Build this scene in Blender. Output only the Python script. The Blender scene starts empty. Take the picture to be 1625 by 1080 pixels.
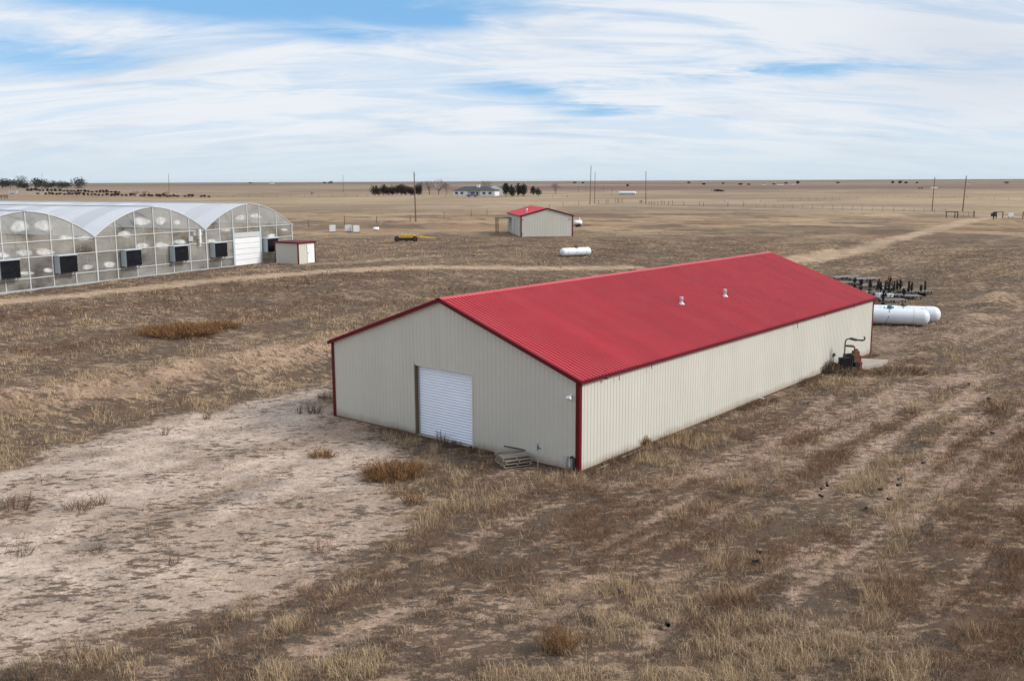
import bpy, bmesh, math, random
import numpy as np
from mathutils import Vector, Matrix
random.seed(7); rng = np.random.default_rng(11)
D = bpy.data; S = bpy.context.scene; COL = S.collection
R = math.radians

# ---------------------------------------------------------------- camera
F0, PITCH, ROLL, CAMH = 1495.87, 0.16756, -0.00434, 11.15      # focal length in pixels of a 1625 px wide frame
cam_d = D.cameras.new('camera'); cam = D.objects.new('camera', cam_d); COL.objects.link(cam)
cam_d.sensor_fit = 'HORIZONTAL'; cam_d.sensor_width = 36.0; cam_d.lens = F0/1625*36
cam_d.clip_start = 0.5; cam_d.clip_end = 90000
_F = np.array([0, math.cos(PITCH), -math.sin(PITCH)]); _U = np.array([0, math.sin(PITCH), math.cos(PITCH)]); _X = np.array([1., 0, 0])
_X, _U = _X*math.cos(ROLL)+_U*math.sin(ROLL), _U*math.cos(ROLL)-_X*math.sin(ROLL)
m = Matrix(((_X[0], _U[0], -_F[0], 0), (_X[1], _U[1], -_F[1], 0), (_X[2], _U[2], -_F[2], CAMH), (0, 0, 0, 1)))
cam.matrix_world = m
S.camera = cam

# ---------------------------------------------------------------- sun, sky, exposure
SUN_AZ, SUN_EL = R(104), R(36)                 # clockwise from +Y (the view direction)
sun_d = D.lights.new('sun', 'SUN'); sun = D.objects.new('sun', sun_d); COL.objects.link(sun)
sun_d.energy = 2.5; sun_d.angle = R(18); sun_d.color = (1.0, 0.95, 0.88)
sv = Vector((math.sin(SUN_AZ)*math.cos(SUN_EL), math.cos(SUN_AZ)*math.cos(SUN_EL), math.sin(SUN_EL)))
sun.rotation_euler = sv.to_track_quat('Z', 'Y').to_euler()
S.view_settings.view_transform = 'Standard'; S.view_settings.look = 'None'
S.view_settings.exposure = 0.47; S.view_settings.gamma = 1.0; S.view_settings.use_curve_mapping = False
W = D.worlds.new('World'); S.world = W; W.use_nodes = True
def build_world():
    nt = W.node_tree; N = nt.nodes; L = nt.links; N.clear()
    def nd(t, **k):
        n = N.new(t)
        for a, v in k.items(): setattr(n, a, v)
        return n
    def mth(op, a, b=None, clamp=False):
        n = nd('ShaderNodeMath', operation=op, use_clamp=clamp)
        for i, v in enumerate((a, b)):
            if v is None: continue
            if isinstance(v, (int, float)): n.inputs[i].default_value = v
            else: L.new(v, n.inputs[i])
        return n.outputs[0]
    def mix(f, a, b):
        n = nd('ShaderNodeMix', data_type='RGBA')
        for s, v in ((n.inputs[0], f), (n.inputs[6], a), (n.inputs[7], b)):
            if isinstance(v, (int, float)): s.default_value = v
            elif isinstance(v, tuple): s.default_value = (*v, 1)
            else: L.new(v, s)
        return n.outputs[2]
    def sm(x, lo, hi):
        n = nd('ShaderNodeMapRange', interpolation_type='SMOOTHSTEP')
        L.new(x, n.inputs[0]); n.inputs[1].default_value = lo; n.inputs[2].default_value = hi
        return n.outputs[0]
    sky = nd('ShaderNodeTexSky', sky_type='NISHITA', sun_disc=False, sun_elevation=SUN_EL, sun_rotation=SUN_AZ,
             altitude=1500, air_density=1.0, dust_density=0.6, ozone_density=1.5)
    tc = nd('ShaderNodeTexCoord'); sx = nd('ShaderNodeSeparateXYZ'); L.new(tc.outputs['Generated'], sx.inputs[0])
    z = mth('MAXIMUM', sx.outputs[2], 0.0)
    zi = mth('ADD', z, 0.26)
    u = mth('DIVIDE', sx.outputs[0], zi); v = mth('DIVIDE', sx.outputs[1], zi)
    cv = nd('ShaderNodeCombineXYZ'); L.new(u, cv.inputs[0]); L.new(v, cv.inputs[1])
    def noise(scale, detail, rough, dist, off, rot, sc):
        mp = nd('ShaderNodeMapping'); L.new(cv.outputs[0], mp.inputs[0])
        mp.inputs['Location'].default_value = off; mp.inputs['Rotation'].default_value = (0, 0, rot); mp.inputs['Scale'].default_value = sc
        n = nd('ShaderNodeTexNoise'); L.new(mp.outputs[0], n.inputs[0])
        n.inputs['Scale'].default_value = scale; n.inputs['Detail'].default_value = detail
        n.inputs['Roughness'].default_value = rough; n.inputs['Distortion'].default_value = dist
        return n.outputs[0]
    n1 = noise(0.95, 10, 0.60, 0.6, (CL1, CL2, 0), R(SK1), (0.5, 1.35, 1))       # broad sheets
    n2 = noise(3.6, 12, 0.66, 1.0, (3.1, 7.7, 0), R(SK1-6), (0.4, 1.7, 1))     # torn streaks
    n3 = noise(1.9, 8, 0.6, 0.5, (9.0, 2.2, 0), R(-15), (0.6, 1.2, 1))     # grey shading of thick parts
    cov = mth('ADD', mth('MULTIPLY', n1, 0.80), mth('MULTIPLY', n2, 0.30))
    cov = mth('ADD', cov, sm(z, 0.2, 0.5) if False else mth('MULTIPLY', sm(z, 0.16, 0.6), 0.10))
    cov = mth('ADD', cov, mth('MULTIPLY', sm(z, 0.13, 0.02), 0.05))
    cov = mth('ADD', cov, 0.015)
    # thinner places in the sheet where blue shows, at their bearing (x/y) and height (z)
    br = mth('DIVIDE', sx.outputs[0], mth('MAXIMUM', sx.outputs[1], 0.05))
    wz = mth('ADD', z, mth('MULTIPLY', mth('SUBTRACT', n2, 0.5), 0.035)); wb = mth('ADD', br, mth('MULTIPLY', mth('SUBTRACT', n1, 0.5), 0.30))
    wz = mth('ADD', wz, mth('MULTIPLY', br, 0.0))
    def spot(s0, z0, rx, rz, tilt):
        dx = mth('SUBTRACT', wb, s0); dz = mth('ADD', mth('SUBTRACT', wz, z0), mth('MULTIPLY', dx, tilt))
        a = mth('DIVIDE', dx, rx); b = mth('DIVIDE', dz, rz)
        return mth('EXPONENT', mth('MULTIPLY', mth('ADD', mth('MULTIPLY', a, a), mth('MULTIPLY', b, b)), -1.0))
    for g in ((-.40, .186, .30, .026, .03, .30), (.015, .092, .085, .011, .03, .17), (.085, .071, .085, .008, .03, .15), (.25, .100, .10, .010, .0, .17), (-.50, .110, .10, .012, 0, .09), (-.10, .158, .07, .008, .05, .12), (-.19, .142, .06, .007, .05, .08), (.50, .034, .12, .006, 0, .08)):
        cov = mth('SUBTRACT', cov, mth('MULTIPLY', spot(*g[:5]), g[5]*1.15))
    heavy = spot(.47, .115, .14, .055, .1)
    cover = sm(cov, 0.34, 0.55)
    cover = mth('MULTIPLY', cover, mth('ADD', 0.66, mth('MULTIPLY', sm(n2, 0.38, 0.58), 0.34)))
    blue = mix(0.7, sky.outputs[0], (1.5, 3.6, 6.2))
    grey = mth('MAXIMUM', sm(n3, 0.50, 0.72), mth('MULTIPLY', heavy, mth('ADD', 0.5, n3)))
    white = mix(grey, (6.25, 6.45, 6.75), (5.1, 5.4, 5.9))
    c = mix(mth('MULTIPLY', cover, 0.96), blue, white)
    hz = mth('MULTIPLY', sm(z, 0.06, 0.0), 0.75)
    c = mix(hz, c, (4.5, 5.4, 6.0))
    bg = nd('ShaderNodeBackground'); bg.inputs[1].default_value = 0.1; L.new(c, bg.inputs[0])
    out = nd('ShaderNodeOutputWorld'); L.new(bg.outputs[0], out.inputs[0])
CL1, CL2, SK1 = 3.7, 7.1, -30
build_world()

# ---------------------------------------------------------------- terrain and layout maths
OX, OY, YAW = 2.564, 35.109, 0.69046           # near corner of the barn, direction of its length
BW, BL, BH, BR = 14.46, 32.48, 3.66, 6.20
SA, CA = math.sin(YAW), math.cos(YAW)
CAM = np.array([0, 0, CAMH])
def ss(a, b, x):
    t = np.clip((np.asarray(x, float)-a)/(b-a), 0, 1); return t*t*(3-2*t)
def ab(x, y):
    return (x-OX)*SA+(y-OY)*CA, -(x-OX)*CA+(y-OY)*SA
MOUNDS = []
def terrain(x, y):
    x = np.asarray(x, float); y = np.asarray(y, float)
    a, b = ab(x, y); r = np.hypot(x, y)
    s1 = 1.2*ss(21.6, 26.2, b)+2.1*ss(27.5, 54, b)+.34*np.exp(-((b-25.8)/.9)**2)*ss(70, 50, a)
    s2 = 3.3*ss(58, 115, a); s3 = 3.3*ss(95, 190, r)
    z = 3.3*(1-(1-s1/3.3)*(1-s2/3.3)*(1-s3/3.3))
    for ma, mb, ra, rb, h in MOUNDS:
        z = z+h*np.exp(-((a-ma)/ra)**2-((b-mb)/rb)**2)
    return z
def ray(px, py): return _F+_X*(px-812.5)/F0+_U*(540-py)/F0
def at(px, py):                                 # point of the ground seen at a place in the photograph
    d = ray(px, py); t = 4.
    while t < 60000:
        p = CAM+d*t
        if p[2] <= float(terrain(p[0], p[1])): break
        t *= 1.006
    lo, hi = t/1.006, t
    for _ in range(26):
        q = (lo+hi)/2; p = CAM+d*q
        if p[2] <= float(terrain(p[0], p[1])): hi = q
        else: lo = q
    return CAM+d*hi
def up(base, px, py):
    d = ray(px, py); t = np.hypot(base[0], base[1])/np.hypot(d[0], d[1]); return CAM+d*t
def onp(px, py, n, o):
    d = ray(px, py); n = np.array(n, float); t = ((np.array(o)-CAM)@n)/(d@n); return CAM+d*t
def ppm(p): return F0/((np.array(p)-CAM)@_F)
for q, ra, rb, h in (((1488, 545), 3.2, 1.5, .75), ((1540, 508), 3.6, 1.2, .5), ((1580, 478), 3.6, 1.6, .9), ((1420, 610), 3, 1.4, .15), ((1340, 610), 3.0, 1.2, .15)):
    p_ = at(*q); a_, b_ = ab(p_[0], p_[1]); MOUNDS.append((float(a_), float(b_), ra, rb, h))
def hashn(ix, iy, seed):
    h = (ix.astype(np.int64)*374761393+iy.astype(np.int64)*668265263+seed*974634777) & 0xffffffff
    h = ((h ^ (h >> 13))*1274126177) & 0xffffffff
    return ((h ^ (h >> 16)) & 0xffff)/65535.
def vnoise(x, y, seed):
    ix = np.floor(x); iy = np.floor(y); fx = x-ix; fy = y-iy
    fx = fx*fx*(3-2*fx); fy = fy*fy*(3-2*fy)
    a = hashn(ix, iy, seed); b = hashn(ix+1, iy, seed); c = hashn(ix, iy+1, seed); d = hashn(ix+1, iy+1, seed)
    return (a*(1-fx)+b*fx)*(1-fy)+(c*(1-fx)+d*fx)*fy
def fbm(x, y, seed, oct=4, gain=.55):
    s = 0; w = 1; t = 0; x = x+.6*vnoise(y*.7, x*.7, seed+7); y = y+.6*vnoise(x*.7+9, y*.7, seed+8)
    for i in range(oct):
        c, q = math.cos(.6+.9*i), math.sin(.6+.9*i)
        s = s+w*vnoise((x*c-y*q)*2**i+17.3*i, (x*q+y*c)*2**i+5.1*i, seed+i*31); t += w; w *= gain
    return s/t
def wpts(pts): return np.array([at(*q)[:2] for q in pts])
def poly_sd(x, y, P):                           # signed distance, positive inside
    d = np.full(x.shape, 1e9); ins = np.zeros(x.shape, bool)
    for i in range(len(P)):
        x0, y0 = P[i]; x1, y1 = P[(i+1) % len(P)]
        ex, ey = x1-x0, y1-y0; t = np.clip(((x-x0)*ex+(y-y0)*ey)/(ex*ex+ey*ey), 0, 1)
        d = np.minimum(d, np.hypot(x-x0-t*ex, y-y0-t*ey))
        c = ((y0 <= y) != (y1 <= y)); 
        with np.errstate(divide='ignore', invalid='ignore'): xi = x0+(y-y0)/(y1-y0)*ex
        ins ^= c & (x < xi)
    return np.where(ins, d, -d)
def line_d(x, y, P):
    d = np.full(x.shape, 1e9)
    for i in range(len(P)-1):
        x0, y0 = P[i]; x1, y1 = P[i+1]; ex, ey = x1-x0, y1-y0
        t = np.clip(((x-x0)*ex+(y-y0)*ey)/(ex*ex+ey*ey), 0, 1)
        d = np.minimum(d, np.hypot(x-x0-t*ex, y-y0-t*ey))
    return d
PAD = wpts([(-90, 770), (120, 703), (300, 655), (420, 632), (525, 608), (534, 664), (600, 690), (660, 712), (640, 735), (575, 765), (640, 790), (610, 850), (520, 885), (430, 935), (330, 968), (230, 995), (120, 1030), (-90, 1075)])
TRACKS = [(wpts(p), w, k) for p, w, k in (
    ([(1120, 752), (1162, 738), (1239, 695), (1340, 656), (1450, 622), (1561, 589)], .8, .8),
    ([(1200, 762), (1224, 748), (1321, 700), (1400, 662)], .6, .75),
    ([(1290, 790), (1311, 777), (1407, 695), (1494, 651), (1560, 622)], .45, .85),
    ([(1393, 796), (1446, 753), (1500, 705), (1561, 661)], .4, .8),
    ([(1440, 832), (1494, 781), (1566, 709), (1620, 670)], .35, .75),
    ([(1600, 800), (1640, 765)], .5, .6),
    ([(500, 1030), (600, 985), (668, 960)], .5, .8),
    ([(660, 1010), (760, 975), (832, 950)], .45, .7),
    ([(610, 1080), (700, 1035), (760, 1010)], .5, .55),
    ([(870, 935), (960, 915), (1030, 905)], .7, .5),
    ([(930, 770), (1010, 790), (1100, 760)], .9, .45),
    ([(1385, 585), (1420, 535), (1400, 540)], 1.2, .5))]
ROADS = [(wpts(p), w, k) for p, w, k in (
    ([(-90, 486), (0, 478), (120, 469), (210, 459), (300, 449), (400, 439), (520, 430), (640, 424), (760, 424), (900, 425), (1010, 424)], .95, .9),
    ([(480, 420), (600, 414), (700, 405)], .9, .45), ([(520, 411), (600, 402), (690, 398)], .7, .3),
    ([(1600, 344), (1548, 348), (1500, 360), (1450, 373), (1380, 391), (1320, 404), (1255, 412), (1190, 418)], 1.5, .95),
    ([(935, 354), (1010, 352), (1120, 349), (1200, 348.5), (1320, 350.5), (1432, 353)], 1.3, .7),
    ([(1460, 355), (1530, 354)], 1.4, .8),
    ([(1330, 440), (1480, 402), (1625, 375)], .8, .18))]
COUNTY = wpts([(760, 325.5), (1000, 326.5), (1080, 328.5), (1300, 333), (1500, 338.5), (1625, 344.5), (1800, 352)])
RUST = [(wpts(p), w) for p, w in (
    ([(1100, 770), (1220, 715), (1330, 660)], .9), ([(1250, 775), (1300, 740), (1370, 690), (1440, 655)], .8),
    ([(1480, 740), (1530, 690), (1600, 640)], .9), ([(1560, 870), (1600, 780), (1625, 700)], 1.5),
    ([(1180, 890), (1320, 860)], .8), ([(1490, 950), (1600, 920)], 1.5), ([(280, 470), (420, 452), (610, 434)], 2.6), ([(0, 505), (120, 492), (260, 480)], 1.6), ([(380, 500), (520, 478)], 1.8), ([(60, 560), (200, 535)], 1.2), ([(980, 440), (1000, 430)], .5), ([(1370, 592), (1450, 575)], .9))]
BUILT = []                                       # ground covered by buildings: nothing grows there
def masks(x, y):
    """sand, dirt track, rust weeds, plant cover - all 0..1, on the ground at x, y"""
    a, b = ab(x, y); r = np.hypot(x, y)
    n1 = fbm(a/7, b/3.2, 3); n2 = fbm(a/2.2, b/1.0, 9); n3 = fbm(a/30, b/14, 21); n4 = fbm(a/.55, b/.32, 33, 3)
    near = 1-ss(90, 140, r)
    sd = poly_sd(x, y, PAD)
    sand = ss(-1.3, 1.1, sd+2.6*(n1-.5)+1.8*(n2-.5)+.9*(n4-.5))
    tr = np.zeros(x.shape)
    for P, w, k in TRACKS:
        tr = np.maximum(tr, k*ss(1.9*w, .35*w, line_d(x, y, P)+1.5*w*(n2-.5)+.8*w*(n4-.5)))
    rd = np.zeros(x.shape)
    for P, w, k in ROADS:
        rd = np.maximum(rd, k*ss(1.6*w, .6*w, line_d(x, y, P)+1.0*w*(n1-.5)+.7*w*(n2-.5)))
    cty = ss(4.0, 2.6, line_d(x, y, COUNTY))
    row = .5+.5*np.sin(2*np.pi*(b+.5*(n1-.5))/1.55+3*n3)
    stre = ss(.60, .80, row*.42+.58*fbm(a/7.0, b/.9, 51, 3))*near*ss(-2.0, -3.2, b)*ss(-14, -3, a)
    stre = np.maximum(stre, ss(.61, .70, fbm(a/5.0, b/.8, 57, 4))*near*(b < 14)*.75)
    tr = np.maximum(tr, stre*.9)
    md = np.zeros(x.shape)
    for ma, mb, ra, rb, h in MOUNDS[:3]: md = np.maximum(md, np.exp(-((a-ma)/(ra*1.1))**2-((b-mb)/(rb*1.1))**2))
    md = ss(.25, .6, md+.3*(n2-.5))
    rust = ss(.52, .72, n1*.6+n3*.55-.07)*.75*(.25+.75*ss(-3, 5, x+.35*(y-30)))
    for P, w in RUST: rust = np.maximum(rust, ss(1.8*w, .3*w, line_d(x, y, P)+1.6*w*(n1-.5)))
    berm = ss(21.0, 22.5, b)*ss(27.2, 25.9, b)*ss(70, 50, a)
    front = ss(6, 1.5, np.hypot(np.minimum(a+1, 0)*.9, np.maximum(np.abs(b-7)-6, 0)))*(a < .5)
    cover = 1-np.maximum.reduce([sand*.93, tr, rd, cty, md*.8])
    cover = cover*(.55+.45*ss(.30, .60, .55*n1+.45*n2))
    return dict(sand=sand, track=tr, road=rd, county=cty, rust=rust, berm=berm, cover=np.clip(cover, 0, 1), n1=n1, n2=n2, n3=n3, n4=n4, a=a, b=b, r=r, front=front, mound=md)

# ---------------------------------------------------------------- helpers
def tag(o, label=None, cat=None, group=None, kind=None):
    if label: o['label'] = label
    if cat: o['category'] = cat
    if group: o['group'] = group
    if kind: o['kind'] = kind
    return o
def thing(name, label, cat, loc=(0, 0, 0), rz=0., group=None):
    o = D.objects.new(name, None); COL.objects.link(o); o.empty_display_size = .3
    o.location = tuple(float(v) for v in loc); o.rotation_euler = (0, 0, rz)
    return tag(o, label, cat, group)
def link(name, me, parent=None, mw=None):
    o = D.objects.new(name, me); COL.objects.link(o)
    if parent: o.parent = parent
    if mw is not None: o.matrix_local = mw
    return o
def copy_tree(o, parent=None):
    c = o.copy(); COL.objects.link(c)
    if parent: c.parent = parent
    for ch in list(o.children): copy_tree(ch, c)
    return c
class MB:
    def __init__(s): s.v = []; s.f = []; s.sm = []
    def face(s, pts, smooth=False):
        n = len(s.v); s.v += [tuple(map(float, p)) for p in pts]; s.f.append(tuple(range(n, n+len(pts)))); s.sm.append(smooth); return s
    def mesh(s, vs, fs, smooth=False):
        n = len(s.v); s.v += [tuple(map(float, p)) for p in vs]
        for f in fs: s.f.append(tuple(i+n for i in f)); s.sm.append(smooth)
        return s
    def box(s, x0, y0, z0, x1, y1, z1):
        v = [(x, y, z) for z in (z0, z1) for y in (y0, y1) for x in (x0, x1)]
        return s.mesh(v, [(0, 2, 3, 1), (4, 5, 7, 6), (0, 1, 5, 4), (2, 6, 7, 3), (0, 4, 6, 2), (1, 3, 7, 5)])
    def beam(s, p, q, w, h=None, upv=(0, 0, 1)):
        p = Vector([float(i) for i in p]); q = Vector([float(i) for i in q]); h = h or w; d = (q-p).normalized(); u = Vector(upv)
        if abs(d.dot(u)) > .98: u = Vector((1, 0, 0))
        sx = d.cross(u).normalized(); u = sx.cross(d).normalized()
        v = [c+sx*a*w/2+u*b*h/2 for c in (p, q) for a, b in ((-1, -1), (1, -1), (1, 1), (-1, 1))]
        return s.mesh(v, [(3, 2, 1, 0), (4, 5, 6, 7), (0, 1, 5, 4), (1, 2, 6, 5), (2, 3, 7, 6), (3, 0, 4, 7)])
    def tube(s, pts, rad, n=8, caps=True):
        pts = [Vector([float(i) for i in p]) for p in pts]; rad = rad if isinstance(rad, (list, tuple)) else [rad]*len(pts)
        vs = []; ref = None
        for i, p in enumerate(pts):
            d = (pts[min(i+1, len(pts)-1)]-pts[max(i-1, 0)]).normalized()
            if ref is None: ref = Vector((0, 0, 1)) if abs(d.z) < .9 else Vector((1, 0, 0))
            sx = d.cross(ref).normalized(); ref = sx.cross(d).normalized()
            for k in range(n):
                t = 2*math.pi*k/n; vs.append(p+(sx*math.cos(t)+ref*math.sin(t))*rad[i])
        fs = [(i*n+k, i*n+(k+1) % n, (i+1)*n+(k+1) % n, (i+1)*n+k) for i in range(len(pts)-1) for k in range(n)]
        s.mesh(vs, fs, True)
        if caps:
            s.face(vs[:n][::-1]); s.face(vs[-n:])
        return s
    def me(s, name, mat):
        me = D.meshes.new(name); me.from_pydata(s.v, [], s.f); me.update()
        me.polygons.foreach_set('use_smooth', s.sm)
        if mat: me.materials.append(mat)
        return me
    def build(s, name, mat, parent=None, mw=None): return link(name, s.me(name, mat), parent, mw)
def np_mesh(name, verts, faces, mat, smooth=False, col=None, alpha=None):
    """verts Nx3, faces Mxk arrays, col Nx3 point colours"""
    me = D.meshes.new(name); n, mf, k = len(verts), len(faces), faces.shape[1]
    me.vertices.add(n); me.vertices.foreach_set('co', verts.astype(np.float32).ravel())
    me.loops.add(mf*k); me.loops.foreach_set('vertex_index', faces.astype(np.int32).ravel())
    me.polygons.add(mf); me.polygons.foreach_set('loop_start', np.arange(0, mf*k, k, dtype=np.int32))
    if smooth: me.polygons.foreach_set('use_smooth', np.ones(mf, bool))
    me.update(calc_edges=True)
    if col is not None:
        at_ = me.attributes.new('col', 'FLOAT_COLOR', 'POINT')
        at_.data.foreach_set('color', np.concatenate([col, np.ones((n, 1)) if alpha is None else alpha[:, None]], 1).astype(np.float32).ravel())
    if mat: me.materials.append(mat)
    return me

# ---------------------------------------------------------------- materials
def newmat(name):
    mt = D.materials.new(name); mt.use_nodes = True; nt = mt.node_tree
    return mt, nt, nt.nodes['Principled BSDF']
def _n(nt, t, **k):
    n = nt.nodes.new(t)
    for a, v in k.items(): setattr(n, a, v)
    return n
def _noise(nt, scale, detail=4, rough=.6, sc=(1, 1, 1)):
    tc = _n(nt, 'ShaderNodeNewGeometry'); mp = _n(nt, 'ShaderNodeMapping'); nt.links.new(tc.outputs['Position'], mp.inputs[0]); mp.inputs['Scale'].default_value = sc
    n = _n(nt, 'ShaderNodeTexNoise'); nt.links.new(mp.outputs[0], n.inputs[0]); n.inputs['Scale'].default_value = scale
    n.inputs['Detail'].default_value = detail; n.inputs['Roughness'].default_value = rough
    return n.outputs[0]
def _range(nt, x, a, b, c, d):
    n = _n(nt, 'ShaderNodeMapRange'); nt.links.new(x, n.inputs[0])
    for i, v in enumerate((a, b, c, d)): n.inputs[i+1].default_value = v
    return n.outputs[0]
def _mixc(nt, f, a, b, blend='MIX'):
    n = _n(nt, 'ShaderNodeMix', data_type='RGBA', blend_type=blend)
    for s, v in ((n.inputs[0], f), (n.inputs[6], a), (n.inputs[7], b)):
        if isinstance(v, (int, float)): s.default_value = v
        elif isinstance(v, (tuple, list)): s.default_value = (*v[:3], 1)
        else: nt.links.new(v, s)
    return n.outputs[2]
def _hsv(nt, c, val):
    n = _n(nt, 'ShaderNodeHueSaturation'); nt.links.new(val, n.inputs['Value'])
    if isinstance(c, (tuple, list)): n.inputs['Color'].default_value = (*c, 1)
    else: nt.links.new(c, n.inputs['Color'])
    return n.outputs[0]
def mat(name, c, rough=.6, var=.12, scale=3., metal=0., sc=(1, 1, 1), obj_var=0., bump=0., spec=None, dirt=None, fade=None):
    mt, nt, P = newmat(name)
    v = _range(nt, _noise(nt, scale, sc=sc), .25, .75, 1-var, 1+var)
    if obj_var:
        oi = _n(nt, 'ShaderNodeObjectInfo'); w = _range(nt, oi.outputs['Random'], 0, 1, 1-obj_var, 1+obj_var)
        mm = _n(nt, 'ShaderNodeMath', operation='MULTIPLY'); nt.links.new(v, mm.inputs[0]); nt.links.new(w, mm.inputs[1]); v = mm.outputs[0]
    col = _hsv(nt, c, v)
    if fade: col = _mixc(nt, _range(nt, _noise(nt, .8, 7, .7, sc=(1, 1, 1)), .42, .75, 0, fade[1]), col, fade[0])
    if dirt:                                     # (colour, z where it ends, strength): splashed soil near the foot
        dc, dz, dk = dirt
        tc = _n(nt, 'ShaderNodeNewGeometry'); sp = _n(nt, 'ShaderNodeSeparateXYZ'); nt.links.new(tc.outputs['Position'], sp.inputs[0])
        nz = _noise(nt, 1.3, 6, .7, sc=(1, 1, .35))
        mm = _n(nt, 'ShaderNodeMath', operation='MULTIPLY'); nt.links.new(nz, mm.inputs[0]); mm.inputs[1].default_value = 2*dz
        dv = _n(nt, 'ShaderNodeMath', operation='DIVIDE'); nt.links.new(sp.outputs[2], dv.inputs[0]); nt.links.new(mm.outputs[0], dv.inputs[1])
        f = _range(nt, dv.outputs[0], 0, 1, dk, 0)
        col = _mixc(nt, f, col, dc)
    nt.links.new(col, P.inputs['Base Color'])
    P.inputs['Roughness'].default_value = rough; P.inputs['Metallic'].default_value = metal
    if spec is not None: P.inputs['Specular IOR Level'].default_value = spec
    if bump:
        b = _n(nt, 'ShaderNodeBump'); b.inputs['Strength'].default_value = bump; b.inputs['Distance'].default_value = .02
        nt.links.new(_noise(nt, scale*4), b.inputs['Height']); nt.links.new(b.outputs[0], P.inputs['Normal'])
    return mt
M = {}
M['roof_red'] = mat('roof_red', (.50, .046, .064), .42, .07, .5, obj_var=.05, fade=((.50, .12, .13), .28))
M['trim_red'] = mat('trim_red', (.105, .002, .006), .55, .1, 1.0, spec=.3)
M['cream'] = mat('cream_steel', (.55, .535, .475), .55, .04, .5, obj_var=.018, dirt=((.27, .19, .13), .40, .75))
M['cream_far'] = mat('cream_steel_plain', (.55, .535, .475), .55, .04, .5, obj_var=.02)
M['door_white'] = mat('door_white', (.80, .86, .97), .45, .04, 1.0)
M['wood_brown'] = mat('wood_brown', (.13, .085, .05), .8, .25, 3, sc=(6, 6, 1))
M['pallet_wood'] = mat('pallet_wood', (.27, .225, .18), .85, .25, 4, obj_var=.3, sc=(1, 5, 5))
M['plank_wood'] = mat('plank_wood', (.42, .32, .18), .8, .2, 3)
M['galv'] = mat('galvanised', (.50, .53, .55), .4, .12, 3, metal=.4)
M['galv_light'] = mat('cooler_sheet', (.42, .49, .54), .5, .08, 3)
M['white'] = mat('white_paint', (.74, .75, .76), .45, .05, 2)
M['tank_white'] = mat('tank_white', (.66, .70, .75), .4, .07, 1.5)
M['black'] = mat('black_paint', (.018, .018, .020), .5, .3, 4)
M['screen'] = mat('black_screen', (.007, .008, .011), .8, .45, 1.6, spec=.15)
M['blackp'] = mat('black_plastic', (.012, .012, .013), .5, .3, 5)
M['rusty'] = mat('rusty_steel', (.16, .065, .03), .8, .35, 5)
M['orange'] = mat('engine_orange', (.20, .042, .018), .7, .45, 5)
M['yellow'] = mat('yellow_paint', (.55, .34, .03), .5, .2, 3)
M['rubber'] = mat('rubber', (.02, .02, .02), .85, .2, 6)
M['concrete'] = mat('concrete', (.33, .29, .255), .9, .15, 2.5, bump=.3)
M['pole'] = mat('pole_wood', (.14, .105, .08), .9, .2, 2, sc=(8, 8, .6))
M['steel_dark'] = mat('dark_steel', (.06, .05, .045), .6, .3, 4)
M['blue'] = mat('blue_enamel', (.03, .14, .24), .4, .1, 3)
M['frame_white'] = mat('frame_aluminium', (.50, .51, .51), .45, .06, 3)
M['bark'] = mat('bark', (.13, .10, .08), .9, .3, 5)
M['window'] = mat('window_glass', (.05, .07, .09), .15, .1, 2)
M['roof_dark'] = mat('roof_shingle', (.05, .055, .065), .8, .15, 3)
M['bluepaint'] = mat('blue_car_paint', (.05, .10, .22), .3, .05, 3)
M['gravel'] = None
def leafmat(name, k=1.0):
    mt, nt, P = newmat(name)
    a = _n(nt, 'ShaderNodeAttribute'); a.attribute_name = 'col'
    nt.links.new(a.outputs['Color'], P.inputs['Base Color'])
    P.inputs['Roughness'].default_value = .85; P.inputs['Specular IOR Level'].default_value = .15
    return mt
M['plant'] = leafmat('dry_plant')
def pane_mat():
    mt, nt, P = newmat('polycarbonate_pane')
    n = _noise(nt, .45, 4, .55, sc=(1, 1, 1.6))
    oi = _n(nt, 'ShaderNodeObjectInfo')
    P.inputs['Base Color'].default_value = (.56, .55, .52, 1); P.inputs['Roughness'].default_value = .22
    tr = _n(nt, 'ShaderNodeBsdfTransparent'); tr.inputs[0].default_value = (.86, .86, .84, 1)
    mx = _n(nt, 'ShaderNodeMixShader')
    f = _range(nt, n, .3, .7, .06, .38)
    ad = _n(nt, 'ShaderNodeMath', operation='ADD'); nt.links.new(f, ad.inputs[0]); nt.links.new(_range(nt, oi.outputs['Random'], 0, 1, -.08, .08), ad.inputs[1])
    nt.links.new(ad.outputs[0], mx.inputs[0]); nt.links.new(tr.outputs[0], mx.inputs[1]); nt.links.new(P.outputs[0], mx.inputs[2])
    nt.links.new(mx.outputs[0], nt.nodes['Material Output'].inputs[0]); return mt
M['pane'] = pane_mat()
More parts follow.
